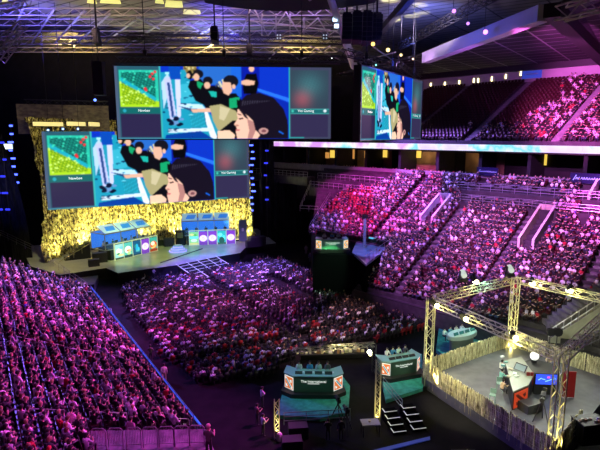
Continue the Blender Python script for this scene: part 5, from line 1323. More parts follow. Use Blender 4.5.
# table with items, lower right
P = SG(588, 440); t = thing('equipment_table', 'black draped equipment table at the lower right corner', 'table', P, .15); MB().box((0, 0, .75), (1.9, 1.3, 1.5)).build('drape', drape_black, t); MB().box((0, 0, 1.53), (2.0, 1.4, .06)).build('table_top', darkalu, t)
q = random.Random(3)
for k in range(9):
    x = -.8 + k * .2; b = MB().box((0, 0, .06), (.16, .14, .12)).build('small_box', mat('item_%d' % (k % 4), [(.6, .45, .35), (.5, .5, .45), (.25, .08, .06), (.4, .42, .5)][k % 4], .6)); b.location = P + Vector((x, -.35 + .5 * q.random(), 1.56)); tag(b, 'small %s object on the draped equipment table, %s from the left' % (['tan', 'grey', 'dark red', 'blue grey'][k % 4], ordn(k + 1)), 'small object', 'items on the equipment table')
P = G(584, 470, .9) + Vector((0, 0, 1.0)); t = thing('pitched_canopy', 'dark pitched canopy edge with pale trim at the bottom right', 'canopy', P, .1)
mb = MB(); mb.slab((-1.5, 0, -.5), (0, 0, .05), (0, -2, .05), (-1.5, -2, -.5), .05); mb.slab((0, 0, .05), (1.5, 0, -.5), (1.5, -2, -.5), (0, -2, .05), .05); mb.build('cloth', drape_black, t)
mb = MB(); mb.tube((-1.5, 0, -.45), (0, 0, .1), .035, 5); mb.tube((0, 0, .1), (1.5, 0, -.45), .035, 5); mb.build('trim', railm, t)
# pair of black round loudspeakers/lamps on the rail right of the box
for px, lab in ((551, 'left'), (558, 'right')):
    P = D(px, 332, 46.5); t = thing('round_lamp', 'black round floodlight above the studio, %s one of the pair' % lab, 'stage light', P, 0, 'pair of black floodlights'); MB().tube((0, .35, 0), (0, -.15, 0), .3, 12, r2=.42).build('housing', black, t); MB().tube((0, -.15, 0), (0, -.2, 0), .38, 12).build('glass', darkalu, t); MB().tube((0, .1, 0), (0, .1, -3.2), .05, 5).build('stand_pole', darkalu, t)
# grey end wall with stairs and rails right of the studio
a = Vector((25, 50.2, 0)); a = G(545, 345, 2.2); b = G(640, 345, 2.2)
A_ = G(548, 343, 2); B_ = G(612, 348, 2)
mb = MB(); mb.add([(A_.x, A_.y, 0), (B_.x, B_.y, 0), (B_.x, B_.y, 7.2), (A_.x, A_.y, 2.3)] + [(A_.x + .4, A_.y + .8, 0), (B_.x + .4, B_.y + .8, 0), (B_.x + .4, B_.y + .8, 7.2), (A_.x + .4, A_.y + .8, 2.3)], [(0, 1, 2, 3), (7, 6, 5, 4), (0, 4, 5, 1), (3, 2, 6, 7), (1, 5, 6, 2), (0, 3, 7, 4)])
struct('wall_stand_end', mb, noisy('end_wall_green', (.30, .30, .24), (.38, .38, .30), 1, .8))
d = (B_ - A_); t = thing('end_stairs', 'pink lit stairs rising along the end wall right of the studio', 'stairs', A_, 0); sb_ = MB(); n = 13
for k in range(n): P = (A_.lerp(B_, (k + .5) / n) - A_) + Vector((.5, 1.6, 0)); sb_.box((P.x, P.y, 1.2 + 2.4 * k / n - .8), (d.length / n + .02, 2.0, 2.4 + 5.0 * k / n - 0), 0)
sb_.build('steps', m_aisle, t)
for off, lab in ((Vector((0, 0, 0)), 'along the top of the grey end wall'), (Vector((.8, 2.4, .2)), 'on the far side of the end stairs')):
    a = A_ + off; b = B_ + off; a.z, b.z = 2.3, 7.2; L = (b - a).length; tt = thing('railing', 'sloping pale handrail ' + lab, 'railing', a); mb = MB()
    for h in (.35, 1.0): mb.tube(Vector((0, 0, h)), b - a + Vector((0, 0, h)), .05, 5)
    mb.build('rail', railm, tt); pb = MB(); [pb.tube((b - a) * (k / 9), (b - a) * (k / 9) + Vector((0, 0, 1.0)), .04, 5) for k in range(10)]; pb.build('posts', railm, tt)
a = G(556, 357, 1.2); b = G(606, 340, 3.0); a = G(552, 362, 1.5); b = G(612, 356, 1.5); b.z = 3.6; a.z = 1.2; tt = thing('railing', 'grey green handrail rising in front of the end wall', 'railing', a); mb = MB()
for h in (.3, .75, 1.2): mb.tube(Vector((0, 0, h)), b - a + Vector((0, 0, h)), .045, 5)
mb.build('rail', railm, tt); pb = MB(); [pb.tube((b - a) * (k / 8), (b - a) * (k / 8) + Vector((0, 0, 1.2)), .04, 5) for k in range(9)]; pb.build('posts', railm, tt)
# seated people right of the studio by the fence
for k, (px, py, c) in enumerate(((584, 362, (.3, .3, .35)), (592, 358, (.5, .45, .4)), (599, 366, (.2, .1, .1)), (596, 352, (.35, .25, .3)), (587, 352, (.05, .05, .06)))):
    P = G(px, py, .6); person('lap', P, 2.4, c, label='onlooker in %s seated behind the right reed fence' % ['grey top', 'tan top', 'dark red top', 'mauve top', 'black top'][k], name='spectator')

# ------------------------------------------------------------------ lighting towers and rig around the centre desk
T1 = G(277, 438, 0); T2 = G(377, 424, 0); m_t2 = mat('truss_dull', (.50, .48, .36), .4, .6)
truss('truss_tower', T1, T1 + Vector((0, 0, 3.0)), 'truss tower left of the centre desk', 'truss', .36, .45, m_t2, .03, None); truss('truss_tower', T2, T2 + Vector((0, 0, 5.2)), 'truss tower right of the centre desk', 'truss', .36, .45, m_t2, .03, None)
B1 = G(277, 372, .0); B1 = T1 + Vector((1.0, 9.5, 0)); B2 = T2 + Vector((1.0, 9, 0))
truss('truss_beam', B1 + Vector((0, 0, 2.7)), B2 + Vector((0, 0, 2.7)), 'cluttered back truss beam behind the centre desk', 'truss', .34, .45, m_t2, .035)
truss('truss_tower', B1, B1 + Vector((0, 0, 2.7)), 'back left truss tower behind the centre desk', 'truss', .34, .45, darkalu); truss('truss_tower', B2, B2 + Vector((0, 0, 2.7)), 'back right truss tower behind the centre desk', 'truss', .34, .45, darkalu)
q = random.Random(9); d = B2 - B1
for k in range(9):
    P = B1 + d * ((k + .6) / 9.4) + Vector((0, -.1, 2.45)); lamp_fixture(P, G(314, 395, 1), (1, .8, .4), .26, .8, 'small warm can light on the back beam of the centre desk, %s from the left' % ordn(k + 1), 'can lights of the centre desk')
# long production table with lit gear behind the centre desk
P = G(334, 372, 0) + Vector((0, 2.6, 0)); t = thing('production_table', 'long dark production table crowded with lit gear behind the centre desk', 'table', P, .06)
MB().box((0, 0, .74), (6.4, .8, .06)).build('table_top', darkalu, t); MB().box((0, .3, .37), (6.2, .06, .7)).build('leg_panel', black, t)
gm = [mat('gear_%d' % k_, c_, .5) for k_, c_ in enumerate(((.55, .5, .3), (.3, .32, .2), (.6, .6, .5), (.05, .05, .05), (.35, .2, .1)))]
for k in range(16):
    x = -3.0 + k * .4; s_ = (q.uniform(.2, .36), q.uniform(.2, .5), q.uniform(.12, .5)); o = MB().box((0, 0, s_[2] / 2), s_).box((0, -s_[1] / 2 - .01, s_[2] * .5), (s_[0] * .8, .02, s_[2] * .7)).build('gear_box', gm[k % 5]); o.location = P + Vector((x, x * .06 + q.uniform(-.12, .12), .77)); o.rotation_euler = (0, 0, q.uniform(-.3, .3)); tag(o, '%s gear box on the production table, %s from the left' % (['straw coloured', 'olive', 'pale', 'black', 'brown'][k % 5], ordn(k + 1)), 'equipment', 'gear on the production table')
for k in range(5):
    o = person('desk', P + Vector((-2.4 + k * 1.2, .85 + k * .07, .05)), PI + .1, [(.6, .6, .5), (.05, .05, .05), (.5, .45, .3), (.2, .35, .3), (.7, .7, .65)][k], label='crew member seated behind the production table, %s from the left' % ordn(k + 1), group='crew at the production table', name='crew_member')
add_spot(P + Vector((1, -3.5, 5.5)), P, (1, .88, .45), 900, 80, .15)
P = D(369.5, 352, 43.5); lamp_fixture(P, Vector((4, 30, 2)), (1, 1, .75), .5, 10, 'bright pale floodlight at the right end of the centre desk rig')
t = thing('work_light', 'round bulb glowing by the top of the right centre desk tower', 'lamp', P + Vector((0, -.5, 0))); MB().ball((0, 0, 0), .14, 10, 8).build('bulb', MATS['bulb_glow'], t); MB().tube((0, .1, 0), (0, .4, 0), .12, 8).build('socket', black, t)
o = MB().ball((0, 0, .25), .3, 12, 8, sc=(.8, .8, 1.3)).build('white_sandbag', whitepaint); o.location = T1 + Vector((.2, -.45, .1)); tag(o, 'white rounded weight at the foot of the left truss tower', 'weight')
# desk-side table with a plate
P = G(370, 434, 0); t = thing('side_table', 'small pale topped table at the foot of the right truss tower', 'table', P, .1); MB().box((0, 0, .95), (1.35, .9, .06)).build('table_top', mat('table_pale', (.42, .40, .42), .5), t)
for x in (-1, 1):
    for y in (-1, 1): MB().box((x * .6, y * .38, .46), (.06, .06, .92)).build('leg', darkalu, t)
o = MB().tube((0, 0, 0), (0, 0, .14), .08, 8, r2=.14).build('bowl', mat('bowl_gold', (.6, .5, .3), .4)); o.location = P + Vector((-.05, 0, .98)); tag(o, 'small golden bowl on the pale topped side table', 'bowl')
railing([G(284, 425, .3), G(350, 421, .3)], 1.0, 'dark handrail in front of the centre desk deck', None, 3, m=mat('rail_teal_grey', (.2, .28, .28), .4, .5))
railing([G(383, 388, .3), G(402, 412, .3)], 1.0, 'dark handrail beside the second desk deck', None, 3, m=MATS['rail_teal_grey'])
for k, (px, py) in enumerate(((298, 432), (292, 446))):
    case(G(px, py + 4, 0), (1.4, .9, .9), .1, ('upper', 'lower')[k] + ' dark case in the shade before the centre desk', 'cases before the centre desk')
# two flights of white edged steps
def flight(A, B, n, W_, label):
    A = Vector(A); B = Vector(B); d = (B - A); d.z = 0; L = d.length; t = thing('step_flight', label, 'steps', (A.x, A.y, 0), math.atan2(d.y, d.x)); st = L / n
    for k in range(n):
        z = .2 + (n - 1 - k) * .2
        s = MB().box((st * (k + .5), 0, z / 2), (st, W_, z)).build('step', MATS['matt_black'], t)
        e = MB(); e.box((st * (k + 1) - .04, 0, z + .012), (.07, W_, .025)); e.box((st * (k + .5), -W_ / 2 + .04, z + .012), (st, .07, .025)); e.build('white_edge', nose, s)
    return t
flight(G(388, 409, .7), G(400, 432, .2), 4, 1.05, 'left flight of dark steps with white edges, right of the truss tower')
flight(G(406, 405, .7), G(420, 429, .2), 4, 1.05, 'right flight of dark steps with white edges, left of the studio fence')
o = MB().slab(G(372, 455, .02), G(430, 440, .02), G(430, 437, .02), G(372, 451, .02), .06).build('floor_strip', mat('blue_floor_strip', (.03, .06, .3), .4, 0, (.02, .05, .5), .25)); tag(o, 'dim blue strip on the floor at the bottom of the picture', 'floor strip')
# ------------------------------------------------------------------ roof
def panelmat(name, c1, c2, sx, sy, line=.03):
    m = mat(name, c1, .7); nt = m.node_tree; b = nt.nodes['Principled BSDF']; L = nt.links.new
    tc = nt.nodes.new('ShaderNodeTexCoord'); br = nt.nodes.new('ShaderNodeTexBrick'); mp = nt.nodes.new('ShaderNodeMapping'); mp.inputs['Rotation'].default_value = (0, 0, .62)
    br.inputs['Color1'].default_value = (*c1, 1); br.inputs['Color2'].default_value = (*[x * .88 for x in c1], 1); br.inputs['Mortar'].default_value = (*c2, 1)
    br.inputs['Scale'].default_value = 1; br.inputs['Brick Width'].default_value = sx; br.inputs['Row Height'].default_value = sy; br.inputs['Mortar Size'].default_value = line; br.offset = 0
    L(tc.outputs['Object'], mp.inputs['Vector']); L(mp.outputs['Vector'], br.inputs['Vector']); L(br.outputs['Color'], b.inputs['Base Color']); return m
RZ = 42
struct('ceiling', MB().quad((-130, 30, RZ), (-130, 150, RZ), (90, 150, RZ), (90, 30, RZ)), panelmat('roof_panels', (.26, .25, .26), (.03, .03, .04), 9, 2.2, .16))
# lower ceiling over the right stand: dark grid of panels
g = [G(388, 84, 34), G(432, 56, 34), G(548, 14, 34), G(700, -60, 34), G(760, 30, 34)]
p_out = Fp(14, 23, 34); q_out = Fp(112, 23, 34)
cp = [(p_out.x, p_out.y), (Fp(112, 23, 0).x, Fp(112, 23, 0).y), (Fp(112, -12, 0).x, Fp(112, -12, 0).y), (G(545, 14, 34).x, G(545, 14, 34).y), (G(432, 53, 34).x, G(432, 53, 34).y), (Fp(8, 10, 0).x, Fp(8, 10, 0).y)]
print('right soffit', cp)
struct('ceiling_right', MB().prism(cp, 34, 34.3), panelmat('soffit_panels', (.03, .026, .034), (.34, .30, .34), 5.2, 3.0, .12))
# the line of the roof above the concourse
struct('trim_1', MB().slab(Fp(10, 22.2, 33.0), Fp(112, 22.2, 33.0), Fp(112, 22.2, 34.2), Fp(10, 22.2, 34.2), .8), black)
def beam(a, b, w, h, m, name, label):
    a = Vector(a); b = Vector(b); d = b - a; q = d.to_track_quat('X', 'Z'); o = MB().box((d.length / 2, 0, 0), (d.length, w, h)).build(name, m); o.rotation_euler = q.to_euler(); o.location = a; tag(o, label, 'beam'); return o
pb_ = mat('beam_paint', (.55, .50, .52), .6); pb2_ = mat('beam_paint_pale', (.60, .54, .58), .6)
beam(G(426, 58, 33.4), G(544, 13, 33.4), 1.3, 1.5, pb2_, 'roof_beam', 'pale purple lit beam along the edge of the right ceiling')
beam(D(552, 10, 48), D(606, 62, 80), 1.4, 1.2, black, 'roof_beam', 'dark diagonal beam across the top right ceiling corner')
beam(D(414, -6, 60), D(356, 60, 92), .8, .8, black, 'roof_beam', 'dark diagonal beam crossing behind the loudspeaker cluster')
struct('ceiling_corner', MB().slab(D(556, 12, 50) + Vector((0, 0, .8)), D(604, 60, 84) + Vector((0, 0, .8)), D(660, 40, 80) + Vector((0, 0, .8)), D(640, -20, 46) + Vector((0, 0, .8)), .2), noisy('corner_ceiling', (.03, .03, .04), (.06, .06, .07), 1, .8))
# big sloping white legs of the roof
m_leg = mat('roof_leg_paint', (.62, .62, .68), .5)
for (p, q, r, lab) in (((329, -6), (354, 66), .55, 'big white sloping roof leg left of the loudspeaker cluster'), ((314, -6), (300, 8), .35, 'short blue lit roof strut at the top centre')):
    a = D(p[0], p[1], 62); b = D(q[0], q[1], 100 if r > .5 else 75); o = MB().tube((0, 0, 0), b - a, r * .8, 8, r2=r * 1.3).build('roof_column', m_leg); o.location = a; tag(o, lab, 'roof strut')
# white diagonal roof struts at the left
k = 0
for (x0, y0, x1, y1) in ((25, 4, 9, 40), (55, 8, 32, 43), (84, 11, 54, 44), (110, 14, 74, 46), (140, 17, 100, 46), (166, 20, 124, 48), (190, 23, 150, 50), (214, 26, 172, 52), (238, 30, 196, 54), (136, 17, 160, 29), (184, 22, 206, 34), (228, 28, 246, 40)):
    k += 1; a = G(x0, y0, 41.2); b = G(x1, y1, 39.5); o = MB().tube((0, 0, 0), b - a, .16, 6).build('roof_strut', m_leg); o.location = a
    tag(o, 'thin white diagonal roof strut, %s' % ('%s from the left of the rising row' % ordn(k) if k < 10 else '%s of the falling struts' % ordn(k - 9)), 'roof strut', 'diagonal roof struts')
# secondary lattice: purlins across
pl = MB()
for j, z in enumerate((41.3, 41.0, 41.3, 41.1, 41.2, 41)):
    y = 74 + j * 9; mb = MB(); mb.tube((0, 0, 0), (74, 0, 0), .10, 5)
    for q_ in range(26): mb.tube((q_ * 2.9, 0, 0), (q_ * 2.9 + 1.45, 0, -1.0), .06, 4); mb.tube((q_ * 2.9 + 1.45, 0, -1.0), (q_ * 2.9 + 2.9, 0, 0), .06, 4)
    mb.tube((0, 0, -1), (74, 0, -1), .08, 5); o = mb.build('roof_purlin', pb_); o.location = (-66, y, z - .3); tag(o, 'thin lattice purlin under the roof, %s row from the camera' % ordn(j + 1), 'purlin', 'roof purlins')
# long black rigging trusses
for (p, q, z, lab) in (((118, 36), (352, 42), 38, 'long dark truss across the roof above the centre screen'), ((60, 41), (240, 38), 37.5, 'dark truss hung below the left roof'), ((240, 56), (360, 60), 36, 'short dark truss just above the centre screen'), ((345, 52), (420, 74), 33, 'dark truss above the angled screen'), ((395, 62), (418, 80), 32, 'dark blue lit truss beside the angled screen'), ((400, 46), (500, -8), 36.5, 'dark lighting truss above the purple beam'), ((560, 14), (604, 2), 30, 'pale purple truss at the top right corner'), ((116, 60), (340, 60), 31.5, 'dark truss carrying the centre screen'), ((24, 102), (108, 104), 27.5, 'dark truss carrying lights left above the stage')):
    truss('rigging_truss', G(*p, z), G(*q, z), lab, 'truss', .9, 1.1, darkalu if 'pale' not in lab else pb_, .07, 'rigging trusses')
# webs of thin bracing in the middle of the roof
q = random.Random(21); segs = [((240, 38), (252, 4)), ((252, 4), (268, 36)), ((268, 36), (286, 12)), ((286, 12), (300, 34)), ((300, 34), (318, 18)), ((318, 18), (332, 40)), ((246, 20), (330, 30)), ((262, 14), (262, 36)), ((276, 14), (276, 36)), ((290, 14), (290, 36)), ((304, 18), (304, 36)), ((336, 48), (362, 62)), ((310, 46), (340, 60)), ((350, 50), (390, 70)), ((360, 62), (396, 52)), ((376, 66), (410, 60)), ((300, 60), (330, 46)), ((280, 46), (300, 60)), ((268, 60), (282, 46)), ((345, 66), (352, 100)), ((362, 66), (350, 44)), ((392, 60), (372, 46)), ((404, 74), (398, 56))]
for k, (p, r_) in enumerate(segs):
    z = 39 if p[1] < 45 else 36; a = G(*p, z); b = G(*r_, z if min(r_[1], p[1]) < 60 else 34)
    if (b - a).length > 45: continue
    o = MB().tube((0, 0, 0), b - a, .11, 5).build('roof_brace', pb_); o.location = a; tag(o, 'thin brace in the roof web over the screens, %s counted from the left' % ordn(k + 1), 'roof brace', 'roof web braces')
# black ring of the roof centre at the very top
pts = []
for k in range(13): x = 205 + k * 14.2; pts.append(G(x, 8 - ((x - 290) / 80) ** 2 * 7.5 - 0, 37.5))
mb = MB(); 
for a, b in zip(pts[:-1], pts[1:]): mb.slab(a, b, b + Vector((0, -9, 1.5)), a + Vector((0, -9, 1.5)), .4); mb.tube(a, b, .25, 6)
tag(mb.build('roof_ring', black), 'black curved roof ring at the top centre of the picture', 'roof ring')
# bright roof lights (skylight openings)
yl = mat('roof_opening_lit', (.5, .5, .2), .5, 0, (.9, .85, .25), .9)
for k, (x0, y0, x1, y1) in enumerate(((166, 1, 182, 8), (184, 10, 200, 15), (88, 0, 96, 4), (101, 0, 120, 4), (156, 0, 163, 4), (3, 0, 8, 3))):
    mb = MB().slab(G(x0, y0, 41.5), G(x1, y0 + 1, 41.5), G(x1 + 1, y1, 41.5), G(x0 - 1, y1 - 1, 41.5), .1); o = mb.build('window_%d' % (k + 1), yl); o['kind'] = 'structure'
# hanging loudspeaker cluster
def speaker_array(px0, px1, py0, py1, Y, label):
    a = D(px0, py1, Y); b = D(px1, py1, Y); top = D(px0, py0, Y).z; W_ = (b.x - a.x); t = thing('loudspeaker_array', label, 'loudspeaker', ((a.x + b.x) / 2, Y, a.z), 0, 'loudspeaker cluster')
    n = 6; h = (top - a.z) / n
    for k in range(n): MB().box((0, .08 * (n - k), h * (k + .5)), (W_, 1.3, h * .94), M=Matrix.Rotation(-.05 * (n - k), 4, 'X')).build('cabinet', black, t)
    MB().box((0, .4, top - a.z + .2), (W_ * .8, 1.2, .2)).build('frame', darkalu, t); MB().tube((0, .4, top - a.z + .2), (0, .4, 42 - a.z), .12, 6).build('chain', darkalu, t)
for k, (x0, x1, y0, y1) in enumerate(((342, 351.6, 15, 41), (352, 361.6, 13, 42), (362, 371.6, 13, 43), (372, 381.6, 15, 42))): speaker_array(x0, x1, y0, y1, 66 + k * .8, 'black hanging loudspeaker array, %s from the left in the cluster' % ordn(k + 1))
for k, (x0, x1, y0, y1) in enumerate(((94, 99, 30, 44), (211, 218, 28, 42), (247, 252, 46, 60))): speaker_array(x0, x1, y0, y1, 78, 'small dark hanging loudspeaker, %s under the left roof' % ordn(k + 1))
for k, (x, y) in enumerate(((98, 62),)):
    P = D(x, y, 74); t = thing('loudspeaker_array', 'narrow black loudspeaker hang left of the centre screen', 'loudspeaker', P); MB().box((0, 0, -2.2), (1.4, 1.2, 4.5)).build('cabinet', black, t); MB().tube((0, 0, 0), (0, 0, 40 - P.z), .06, 5).build('chain', darkalu, t)
# lamps hung in the roof
for x, y, c, s, e, Y, lab in ((373, 44, (1, .62, .12), .55, 3.2, 66, 'amber lamp below the loudspeaker cluster, left'), (388, 50, (1, .72, .25), .55, 3.2, 66, 'amber lamp below the loudspeaker cluster, middle'), (401, 55, (1, .72, .3), .4, 2.6, 68, 'amber lamp below the loudspeaker cluster, right'), (413, 59, (1, .6, .3), .28, 4, 70, 'small amber lamp above the angled screen'),
    (454, 11, (.62, .18, 1), .5, 3.2, 60, 'violet lamp, topmost of the three over the right ceiling'), (468, 23.5, (.5, .2, .9), .4, 2.6, 60, 'violet lamp, middle of the three over the right ceiling'), (485.5, 32, (.65, .22, 1), .6, 3.6, 60, 'violet lamp, lowest of the three over the right ceiling'),
    (376, 65, (.2, .9, .7), .25, 3, 66, 'tiny green lamp above the angled screen'), (332, 58, (.8, .9, .9), .25, 3, 80, 'tiny white lamp above the centre screen end'), (95, 100, (.1, .2, 1), .5, 4, 84, 'blue lamp above the left top of the stage screen'),
    (48, 130, (.2, .4, 1), .35, 6, 84, 'tiny blue lamp above the stage screen, leftmost'), (63, 129, (.2, .4, 1), .35, 6, 84, 'tiny blue lamp above the stage screen, middle'), (78, 129, (.2, .4, 1), .35, 6, 84, 'tiny blue lamp above the stage screen, rightmost')):
    P = D(x, y, Y); lamp_fixture(P, (0, 0, CAMH - 3), c, s, e, lab)
    bp = thing('hanger', 'thin rod holding the %s' % lab, 'rod', P + Vector((0, .3, .4)), 0); MB().tube((0, 0, 0), (0, 0, max(1, 41.5 - P.z)), .035, 4).build('rod', darkalu, bp)
for k, (x, y) in enumerate(((279, 37), (325, 37))):
    P = D(x, y, 84); t = thing('fixture_block', 'pale square fixture block on the long dark truss, %s one' % ('left', 'right')[k], 'fixture', P); MB().box((0, 0, 0), (.9, .5, .9)).build('body', darkalu, t)
    for a in (-.22, .22):
        for b in (-.22, .22): MB().ball((a, -.28, b), .13, 8, 5).build('lens', ec('pale_lens', (.5, .6, .75), .6), t)
# the white lit strips on the big roof leg
for k, (x, y) in enumerate(((335, 19.5), (336.5, 26))):
    P = D(x, y, 70); o = MB().box((0, 0, 0), (.55, .3, .45)).build('strip_lamp', mat('ice_lamp', (.2, .3, .4), .3, 0, (.55, .8, 1), 3)); o.location = P; tag(o, 'ice blue strip lamp on the big roof leg, %s one' % ('upper', 'lower')[k], 'lamp')
# golden lit suite openings above the stage screen, and the white ribbon at far left
gl = mat('gold_opening', (.5, .45, .15), .5, 0, (.95, .78, .28), 1.0)
for k, (x0, x1, y) in enumerate(((33, 63, 123.8), (67, 85, 123.6), (89, 99, 124))):
    a = D(x0, y, 82); b = D(x1, y + .2, 86); d = b - a; t = thing('suite_opening', 'long gold lit suite window strip above the stage screen, %s from the left' % ordn(k + 1), 'window strip', a, math.atan2(d.y, d.x), 'suite window strips above the stage'); MB().box((d.length / 2, 0, 0), (d.length, .2, .62)).build('lit_pane', gl, t); MB().box((d.length / 2, .15, 0), (d.length + .2, .12, .85)).build('housing', black, t)
a = D(-30, 146.5, 84); b = D(12, 146.5, 84); t = thing('ribbon_board', 'short white glowing ribbon board at the far left edge', 'LED board', a, 0); MB().box(((b - a).length / 2, 0, 0), ((b - a).length, .2, .8)).build('panel', mat('ice_ribbon', (.2, .3, .4), .3, 0, (.75, .95, 1), 2.2), t); MB().box(((b - a).length / 2, .2, 0), ((b - a).length + .3, .2, 1.1)).build('housing', black, t)
# dim structure behind the stage curtain top: brown lit wall
a, b = D(16, 104, 90), D(108, 104, 96); struct('wall_above_stage', MB().slab((a.x, a.y, 22), (b.x, b.y, 22), (b.x, b.y, a.z), (a.x, a.y, a.z), .3), noisy('brown_lit_wall', (.16, .12, .10), (.34, .28, .18), 1.2, .8, stretch=(1, 1, 2)))
# left side trusses at the top left corner
for k, (p, q_) in enumerate((((0, 8), (30, 2)), ((0, 44), (24, 24)), ((0, 60), (20, 34)))):
    a, b = D(*p, 60), D(*q_, 66); truss('rigging_truss', a, b, 'dim purple truss at the top left corner, %s from the top' % ordn(k + 1), 'truss', .8, 1, pb_, .06, 'corner trusses')
# ------------------------------------------------------------------ the light of the hall
MG = (1, .08, .82); VI = (.5, .14, 1); PK = (1, .2, .70)
K = 1.0
# left stand
for P, T, c, pw, dg in (((0, 62, 34), (-24, 52, 7), MG, 110000, 50), ((-6, 84, 34), (-30, 60, 8), (.38, .18, 1), 170000, 46), ((14, 44, 30), (-12, 32, 7), MG, 70000, 50), ((-50, 70, 34), (-20, 44, 6), (.25, .12, 1), 80000, 60), ((8, 70, 30), (-34, 60, 8), (1, .4, .8), 40000, 30)):
    add_spot(P, T, c, pw * 1.45, dg, .3)
# right stand
for P, T, c, pw, dg in (((-2, 62, 35), (19, 84, 7), MG, 115000, 38), ((10, 44, 33), (32, 66, 9), (.8, .2, .9), 100000, 46), ((-14, 80, 34), (13, 91, 7), MG, 80000, 28), ((2, 92, 34), (27, 72, 8), (.34, .18, 1), 170000, 46), ((0, 50, 30), (20, 64, 5), (.75, .2, 1), 60000, 40), ((20, 54, 30), (44, 60, 10), MG, 50000, 44)):
    add_spot(P, T, c, pw * 1.4, dg, .3)
# upper deck
add_spot((18, 52, 31), (47, 78, 26), (1, .14, .85), 150000 * K, 46, .3)
add_spot((6, 80, 33), (24, 118, 27), (.8, .1, .4), 2500 * K, 60, .3)
add_spot((30, 60, 27), (45, 95, 32), (.8, .2, 1), 8000 * K, 60, .3)
# floor crowd: violet-blue near the stage, pink in the middle, neutral at the back
add_spot((-14, 66, 34), (-13, 78, 1), (.20, .12, 1), 190000 * K, 34, .3)
add_spot((10, 80, 33), (-2, 78, 1), (.34, .16, 1), 150000 * K, 36, .3)
add_spot((-2, 74, 34), (-8, 70, 1), (.85, .2, .9), 130000 * K, 42, .3)
add_spot((10, 62, 32), (0, 58, 1), (1, .5, .6), 75000 * K, 38, .3)
add_spot((-30, 60, 30), (-12, 60, 1), (1, .1, .6), 60000 * K, 34, .3)
# stage
add_spot(D(60, 110, 74), G(80, 250, 3), (1, .9, .4), 12000 * K, 50, .3)
add_spot((-24, 66, 34), G(150, 256, 1.5), (.62, 1, .18), 40000 * K, 24, .3)
add_spot((-18, 66, 34), G(205, 250, 1.5), (.15, .7, .9), 62000 * K, 20, .3)
add_spot((-10, 70, 34), G(238, 247, 1.5), (.40, .15, 1), 60000 * K, 14, .3)
# gold curtain footlights and top wash
for k in range(7):
    u = (k + .5) / 7; P0_, n_ = cpt(CW * u); P = P0_ + n_ * 3.2; P.z = 2.0
    T = P0_.copy(); T.z = 8
    add_spot(P, T, (1, .93, .42), 8500 * K, 125, .4)
    t = thing('footlight', 'small black floor light at the foot of the gold curtain, %s from the left' % ordn(k + 1), 'stage light', (P.x, P.y, 1.5), 0, 'curtain floor lights'); MB().box((0, 0, .16), (.7, .4, .3)).build('body', black, t); MB().box((0, .1, .33), (.6, .3, .05)).build('lens', ec('foot_lens', (1, .85, .4), 2.0), t)
for px, py in ((30, 180), (60, 112)): add_spot(D(px + 20, py, 74), D(px + 4, py - 20, 84), (1, .88, .4), 1200 * K, 80, .3)
# teal washes over the desks
add_spot(G(314, 395, 1) + Vector((-1, -3, 9)), G(314, 392, .3), (.35, 1, .8), 1100 * K, 40, .2)
add_spot(G(405, 375, 1) + Vector((0, -3, 9)), G(405, 372, .3), (.45, 1, .85), 1000 * K, 40, .2)
add_spot(G(462, 345, 1) + Vector((0, -4, 10)), G(465, 345, .3), (.4, 1, .85), 2600 * K, 60, .2)
add_spot(G(332, 250, 6.2) + Vector((0, -8, 9)), G(332, 250, 7), (.45, 1, .5), 9000 * K, 26, .2)
add_spot(G(374, 250, 6.3) + Vector((-4, -6, 12)), G(374, 250, 6.3), (.2, .3, 1), 9000 * K, 40, .2)
# warm studio light
for p in (TA, TB, TD, TC):
    add_spot(Vector((p.x, p.y, 8)).lerp(Vector((18.5, 41, 8)), .15), (18.5, 41, 1), (.92, 1, .78), 2200 * K, 100, .2)
for p, q_ in ((TA, 'a'), (TD, 'd'), (TB, 'b')):
    add_spot((p.x + .3, p.y - 1.8, 1.1), (p.x, p.y, 5), (1, .85, .30), 1500 * K, 70, .1)
add_spot((T2.x, T2.y - 1.5, .3), (T2.x, T2.y, 3), (1, .8, .3), 260 * K, 60, .1); add_spot((T1.x, T1.y - 1.5, .3), (T1.x, T1.y, 2), (1, .8, .3), 200 * K, 50, .1)
add_point(D(369.5, 352, 43) + Vector((0, -.5, -.4)), (1, .95, .6), 220 * K)
# near barriers walkway
add_spot((-2, 16, 18), G(140, 440, 6), (1, .08, .85), 2600 * K, 50, .2)
# roof uplights
for P, T, c, pw, dg in (((-50, 70, 36), (-52, 74, 42), (.6, .4, 1), 5000, 140), ((-40, 78, 35.5), (-44, 96, 42), (.12, .10, 1), 22000, 95), ((-12, 80, 35.5), (-14, 96, 42), (.14, .10, 1), 18000, 95),
    ((-46, 108, 37), (-48, 116, 42), (1, .72, .18), 13000, 110), ((-20, 110, 37), (-20, 117, 42), (1, .72, .18), 15000, 110), ((-2, 112, 37), (0, 118, 42), (1, .72, .18), 12000, 110),
    ((-30, 74, 35), (-30, 80, 42), (.9, .55, .5), 4000, 130), ((-6, 72, 35), (-4, 80, 42), (.8, .5, .6), 4500, 130), ((14, 66, 34), (16, 72, 42), (.85, .7, 1), 30000, 130), ((18, 84, 35), (20, 92, 42), (.15, .2, 1), 12000, 110),
    ((-18, 100, 36), (-16, 104, 42), (.2, .25, 1), 9000, 120), ((2, 76, 35), (0, 80, 42), (.4, .2, 1), 6000, 110)):
    add_spot(P, T, c, pw * .9 * K, dg, .3, 1.0)
for (x, y), pw in (((393, 20), 2600), (((419), 5), 1200), ((422, 13), 900), ((390, 0), 2000), ((412, 16), 900), ((374, 40), 0)):
    T = G(x, y, 42)
    if pw: add_spot(T + Vector((-1, -3, -5)), T, (1, .92, .40), pw * 3.5 * K, 28, .1, .4)
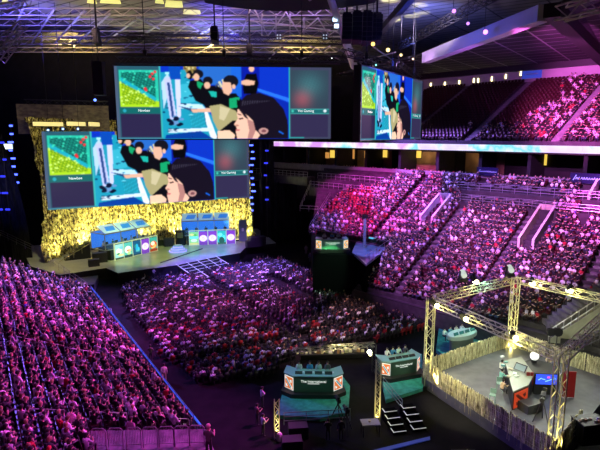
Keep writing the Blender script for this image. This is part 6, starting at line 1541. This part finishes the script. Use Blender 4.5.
# purple light on the right ceiling and beam
add_spot((20, 62, 25), G(480, 45, 34), (.45, .12, .9), 6000 * K, 70, .3, 1.0)
add_spot((30, 40, 27), G(580, 30, 34), (.6, .12, .9), 5000 * K, 80, .3, 1.0)
# blue wash on the left side drape
add_spot(G(30, 266, 0) + Vector((4, -12, 16)), G(20, 262, 0) + Vector((0, 0, 12)), (.08, .1, 1), 3000 * K, 60, .3)

add_spot((24, 70, 31), G(490, 33, 34.5), (.75, .3, 1), 5000 * K, 80, .2, 1.0)
add_spot((14, 80, 32), G(440, 48, 34.5), (.7, .4, 1), 3000 * K, 80, .2, 1.0)

add_spot((27, 52, 27), G(490, 36, 34), (.85, .5, .9), 1500 * K, 60, .2, 1.0)  # extra spot added to bring out the roof beam
for px in (440, 475, 510):
    add_point(PP(px, 90, Fp(0, 20.5, 30), rn), (1, .82, .6), 130 * K, .2)
for p, q_ in ((TA, TD), (TA, TB)):
    c_ = Vector((p.x, p.y, 0)).lerp(Vector((q_.x, q_.y, 0)), .35); n_ = Vector((c_.x - 18.5, c_.y - 41, 0)).normalized()
    add_spot(c_ + n_ * 2.2 + Vector((0, 0, 5.5)), c_ + Vector((0, 0, 1)), (1, .92, .5), 1800 * K, 80, .15)  # spots added outside the reed fence to make it brighter

add_point(D(407, 64, 68), (.06, .1, 1), 900 * K, .2); add_point(D(425, 44, 62), (.08, .08, 1), 900 * K, .2)

add_spot((17, 40, 10), (29, 50, 4), (.95, 1, .75), 2500 * K, 60, .2)  # added spot to brighten the end wall, no fixture for it
# light cans added inside the lattice towers to warm them, sources unseen
for p, h0, pw, nm in ((TA, .6, 220, 'left studio tower'), (TB, .6, 220, 'back studio tower'), (TD, .6, 420, 'front studio tower'), (T2, .35, 90, 'right centre desk tower'), (T1, .35, 70, 'left centre desk tower')):
    t = thing('added_uplight', 'small warm light can added inside the foot of the %s' % nm, 'lamp', (p.x, p.y, h0), 0, 'added tower lights')
    MB().tube((0, 0, 0), (0, 0, .25), .11, 10, r2=.14).build('can', black, t); MB().tube((0, 0, .25), (0, 0, .27), .11, 10).build('lens', ec('added_uplight_lens', (1, .85, .3), 3.0), t)
    add_spot((p.x, p.y, h0 + .32), (p.x, p.y, h0 + 8), (1, .84, .25), pw * 8, 50, .05, 1.0)
    add_point((p.x, p.y, h0 + .5), (1, .84, .25), pw * .25, .05)
m_ = MATS['matt_black'].node_tree.nodes['Principled BSDF']; m_.inputs['Specular IOR Level'].default_value = 0
MATS['black_drape'].node_tree.nodes['Principled BSDF'].inputs['Specular IOR Level'].default_value = .1
